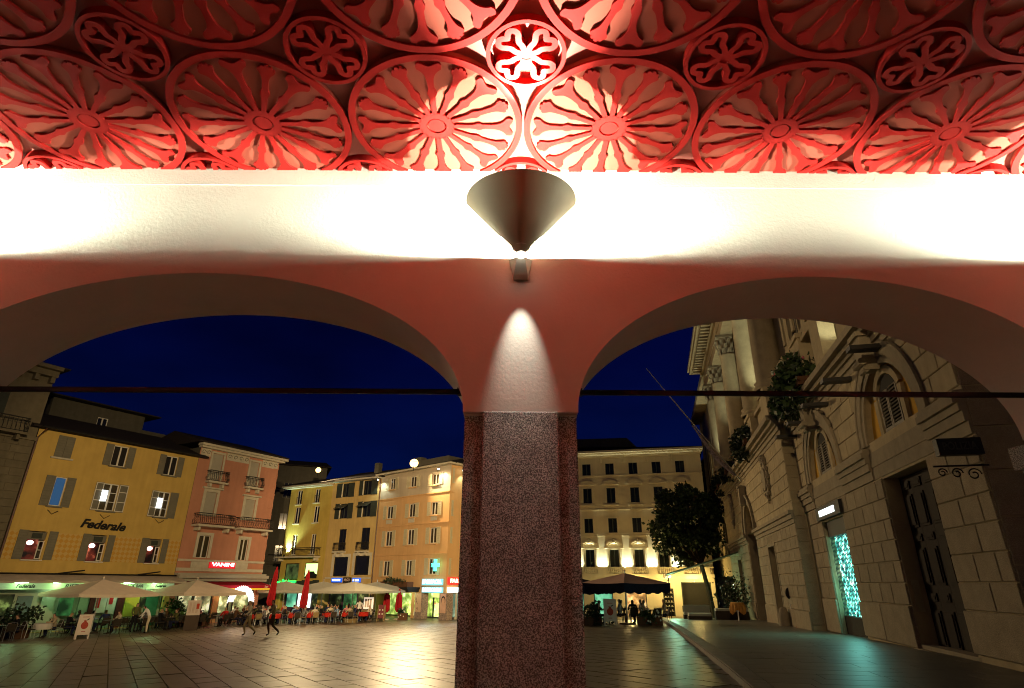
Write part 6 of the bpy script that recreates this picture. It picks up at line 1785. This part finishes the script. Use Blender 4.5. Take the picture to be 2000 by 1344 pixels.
for i, (x, y) in enumerate(rt_places):
    table(TB_D, x, y, f'small dark table {nm[i]} on the right terrace', 'tables of the right terrace')
    for q, (dx, dy, fa) in enumerate(((-.65,.0,0),(.65,.05,180),(.05,-.68,90))):
        side = ('left of table','right of table','back to the square')[q]
        chair(CH_D if q < 2 else CH_A, x+dx, y+dy, fa, f'cafe chair {nm[i]}, {side}', 'chairs of the right terrace')
        if q < 2 or i == 1:
            c = ['beige','white','black','navy','grey','black','cream'][(i*3+q) % 7]
            person(('sit2','sit')[q % 2], (x+dx, y+dy), fa, c, 'navy', (i+q) % 3, f'guest in {c} {nm[i]}, {side}', (i+q) % 2 == 1, 'guests of the right terrace')
# ---- lounge and awning in front of the far part of the town hall
OFFW = mat('off_white_cushion', (.5,.52,.42), .85, .15, var=.05); RATT = mat('brown_rattan', (.06,.045,.03), .7, .3, var=.2)
def lounge(x, y, rot, w, d, h, back, label):
    t = thing('lounge_sofa', label, 'sofa', (x, y, gz(x, y)+.1), R(rot), 'lounge sofas')
    MB().box(-w/2,w/2,-d/2,d/2,.03,h).build('base', RATT, t); MB().cham(-w/2+.03,w/2-.03,-d/2+.02,d/2-.02,h+.002,h+.16,.02).build('seat_cushion', OFFW, t)
    if back: MB().box(-w/2,w/2,d/2-.18,d/2,h+.165,h+.55).build('backrest', RATT, t); MB().box(-w/2+.05,w/2-.05,d/2-.34,d/2-.185,h+.17,h+.62).build('back_cushion', OFFW, t)
lounge(12.55,42.6,-12,1.5,1.0,.25,False,'low off-white lounge seat nearest the kerb'); lounge(13.2,45.3,-12,1.9,.9,.30,True,'off-white lounge sofa with a back behind the low seat'); lounge(14.7,42.6,-12,2.1,.9,.55,False,'broad off-white lounge bench with a dark base')
t = thing('draped_table', 'tall table under a hanging yellow-orange cloth', 'table', (14.15,39.8,gz(14.1,39.8)+.1)); 
b = MB(); n = 28; vs = []
for r_, z in ((.001,1.06),(.38,1.06),(.41,1.03),(.44,.75),(.47,.50)):
    for i in range(n): q = r_*(1+(.10*(-1)**i if z < .8 else 0)); vs.append((q*cos(2*pi*i/n), q*sin(2*pi*i/n), z-(.14*sin(i*.9) if z < .6 else 0)))
b.add(vs, [(j*n+i, j*n+(i+1)%n, (j+1)*n+(i+1)%n, (j+1)*n+i) for j in range(4) for i in range(n)]); b.build('tablecloth', mat('orange_cloth', (.58,.30,.08), .85, .1, var=.15, vscale=12), t); MB().tube([(0,0,0),(0,0,1.0)], .04, 6).build('stem', ALU, t)
tree(15.2,43.5,.7,((0,0,1.9),(.9,.8,.9)),'potted olive tree behind the draped table', 10, 110, .16, 8, LEAF)
aw = thing('green_awning', 'long dark awning with green-white lamps along its outer edge', 'awning', fpos(FP,-103,-39.6,BF,0), R(-103))
# local: x along the front (towards us), -y out
MB().add([(-7.5,-.05,5.3),(6.6,-.05,5.3),(6.6,-5.4,3.75),(-7.5,-5.4,3.75),(-7.5,-.05,5.22),(6.6,-.05,5.22),(6.6,-5.4,3.67),(-7.5,-5.4,3.67)], [(0,3,2,1),(4,5,6,7),(1,2,6,5),(0,4,7,3),(2,3,7,6)]).build('canopy', mat('awning_green_grey', (.14,.19,.14), .85, .2, var=.1), aw)
MB().box(-7.5,6.65,-5.5,-5.38,3.55,3.78).build('front_bar', ALU, aw)
TUBET = emit('green_white_tube', (.6,1.0,.7), 14.0)
for x in (5.6,3.4,.6): MB().box(x-.5,x+.5,-5.2,-5.1,3.52,3.58).build('tube_lamp', TUBET, aw); lamp('tube_light', 'POINT', (x,-5.1,3.4), 110, (.35,1.0,.62), aw, .15)
lamp('front_fill_light', 'POINT', (-1,-8.5,2.6), 900, (1.0,.68,.25), aw, .3)  # unseen yellow fill added in mid-air for the palace ground floor
b = MB(); b.tube([(6.4,-5.3,3.6),(6.4,-5.3,.5)], .035, 6); b.build('post', IRON, aw)
t = thing('wall_menu', 'lit menu case on the town hall wall beside the side door', 'menu case', fpos(FP,-103,-38.9,-.35,0), R(-103)); MB().box(-.3,.3,-.12,0,1.7,3.1).build('case', IRON, t); MB().box(-.25,.25,-.135,-.121,1.76,3.04).build('lit_face', emit('menu_case_light', (.9,1.0,.75), 2.0), t)
# bollards by the town hall portal
for x, y, w in ((12.35,31.1,'left of the white post'),(12.75,29.9,'right of the white post')):
    t = thing('stone_bollard', f'dark conical stone bollard {w} by the portal', 'bollard', (x+.9,y,gz(x,y)+.12), 0, 'stone bollards'); MB().lathe([(.26,0),(.24,.5),(.17,.78),(.001,.86)], 14).build('stone', STONED, t, smooth=True)
t = thing('white_post', 'white post with a round dark emblem by the town hall portal', 'post', (13.45,30.55,gz(12.5,30.5)+.12)); MB().lathe([(.07,0),(.07,.95),(.001,1.0)], 10).build('shaft', WOODW, t); MB().tube([(0,0,1.0),(0,0,1.25)], .02, 5).prism([(.2*cos(2*pi*k/16),1.45+.26*sin(2*pi*k/16)) for k in range(16)], .03, 'y', -.015).build('emblem', IRON, t)
# flag on the portal of the town hall
p = Vector(fpos(FP,-103,MCX+.6,BF-.25,9.3)); e2 = Vector((9.7,39.6,17.4)); dv = e2-p
fl = thing('flag_pole', 'long thin flagpole with a furled flag leaning out over the town hall portal', 'flagpole', p)
MB().tube([(0,0,0), dv*.5, dv], [.05,.04,.025], 6).build('pole', ALU, fl)
b = MB(); n = 14; vs = []
for i in range(n+1):
    f = .07+.42*i/n; c = dv*f
    for k in range(6): a = 2*pi*k/6; r_ = (.10+.05*(k%2))*(.5+sin(pi*min(1,i/n*1.1+.05))); vs.append((c.x+r_*cos(a), c.y+r_*sin(a)*.6, c.z-.18+.9*r_*sin(a)-.5*sin(pi*i/n)*.5))
b.add(vs, [(i*6+k, i*6+(k+1)%6, (i+1)*6+(k+1)%6, (i+1)*6+k) for i in range(n) for k in range(6)])
fm = mat('flag_cloth', (.25,.2,.22), .85, .1, var=.8, vscale=5); b.build('flag', fm, fl)
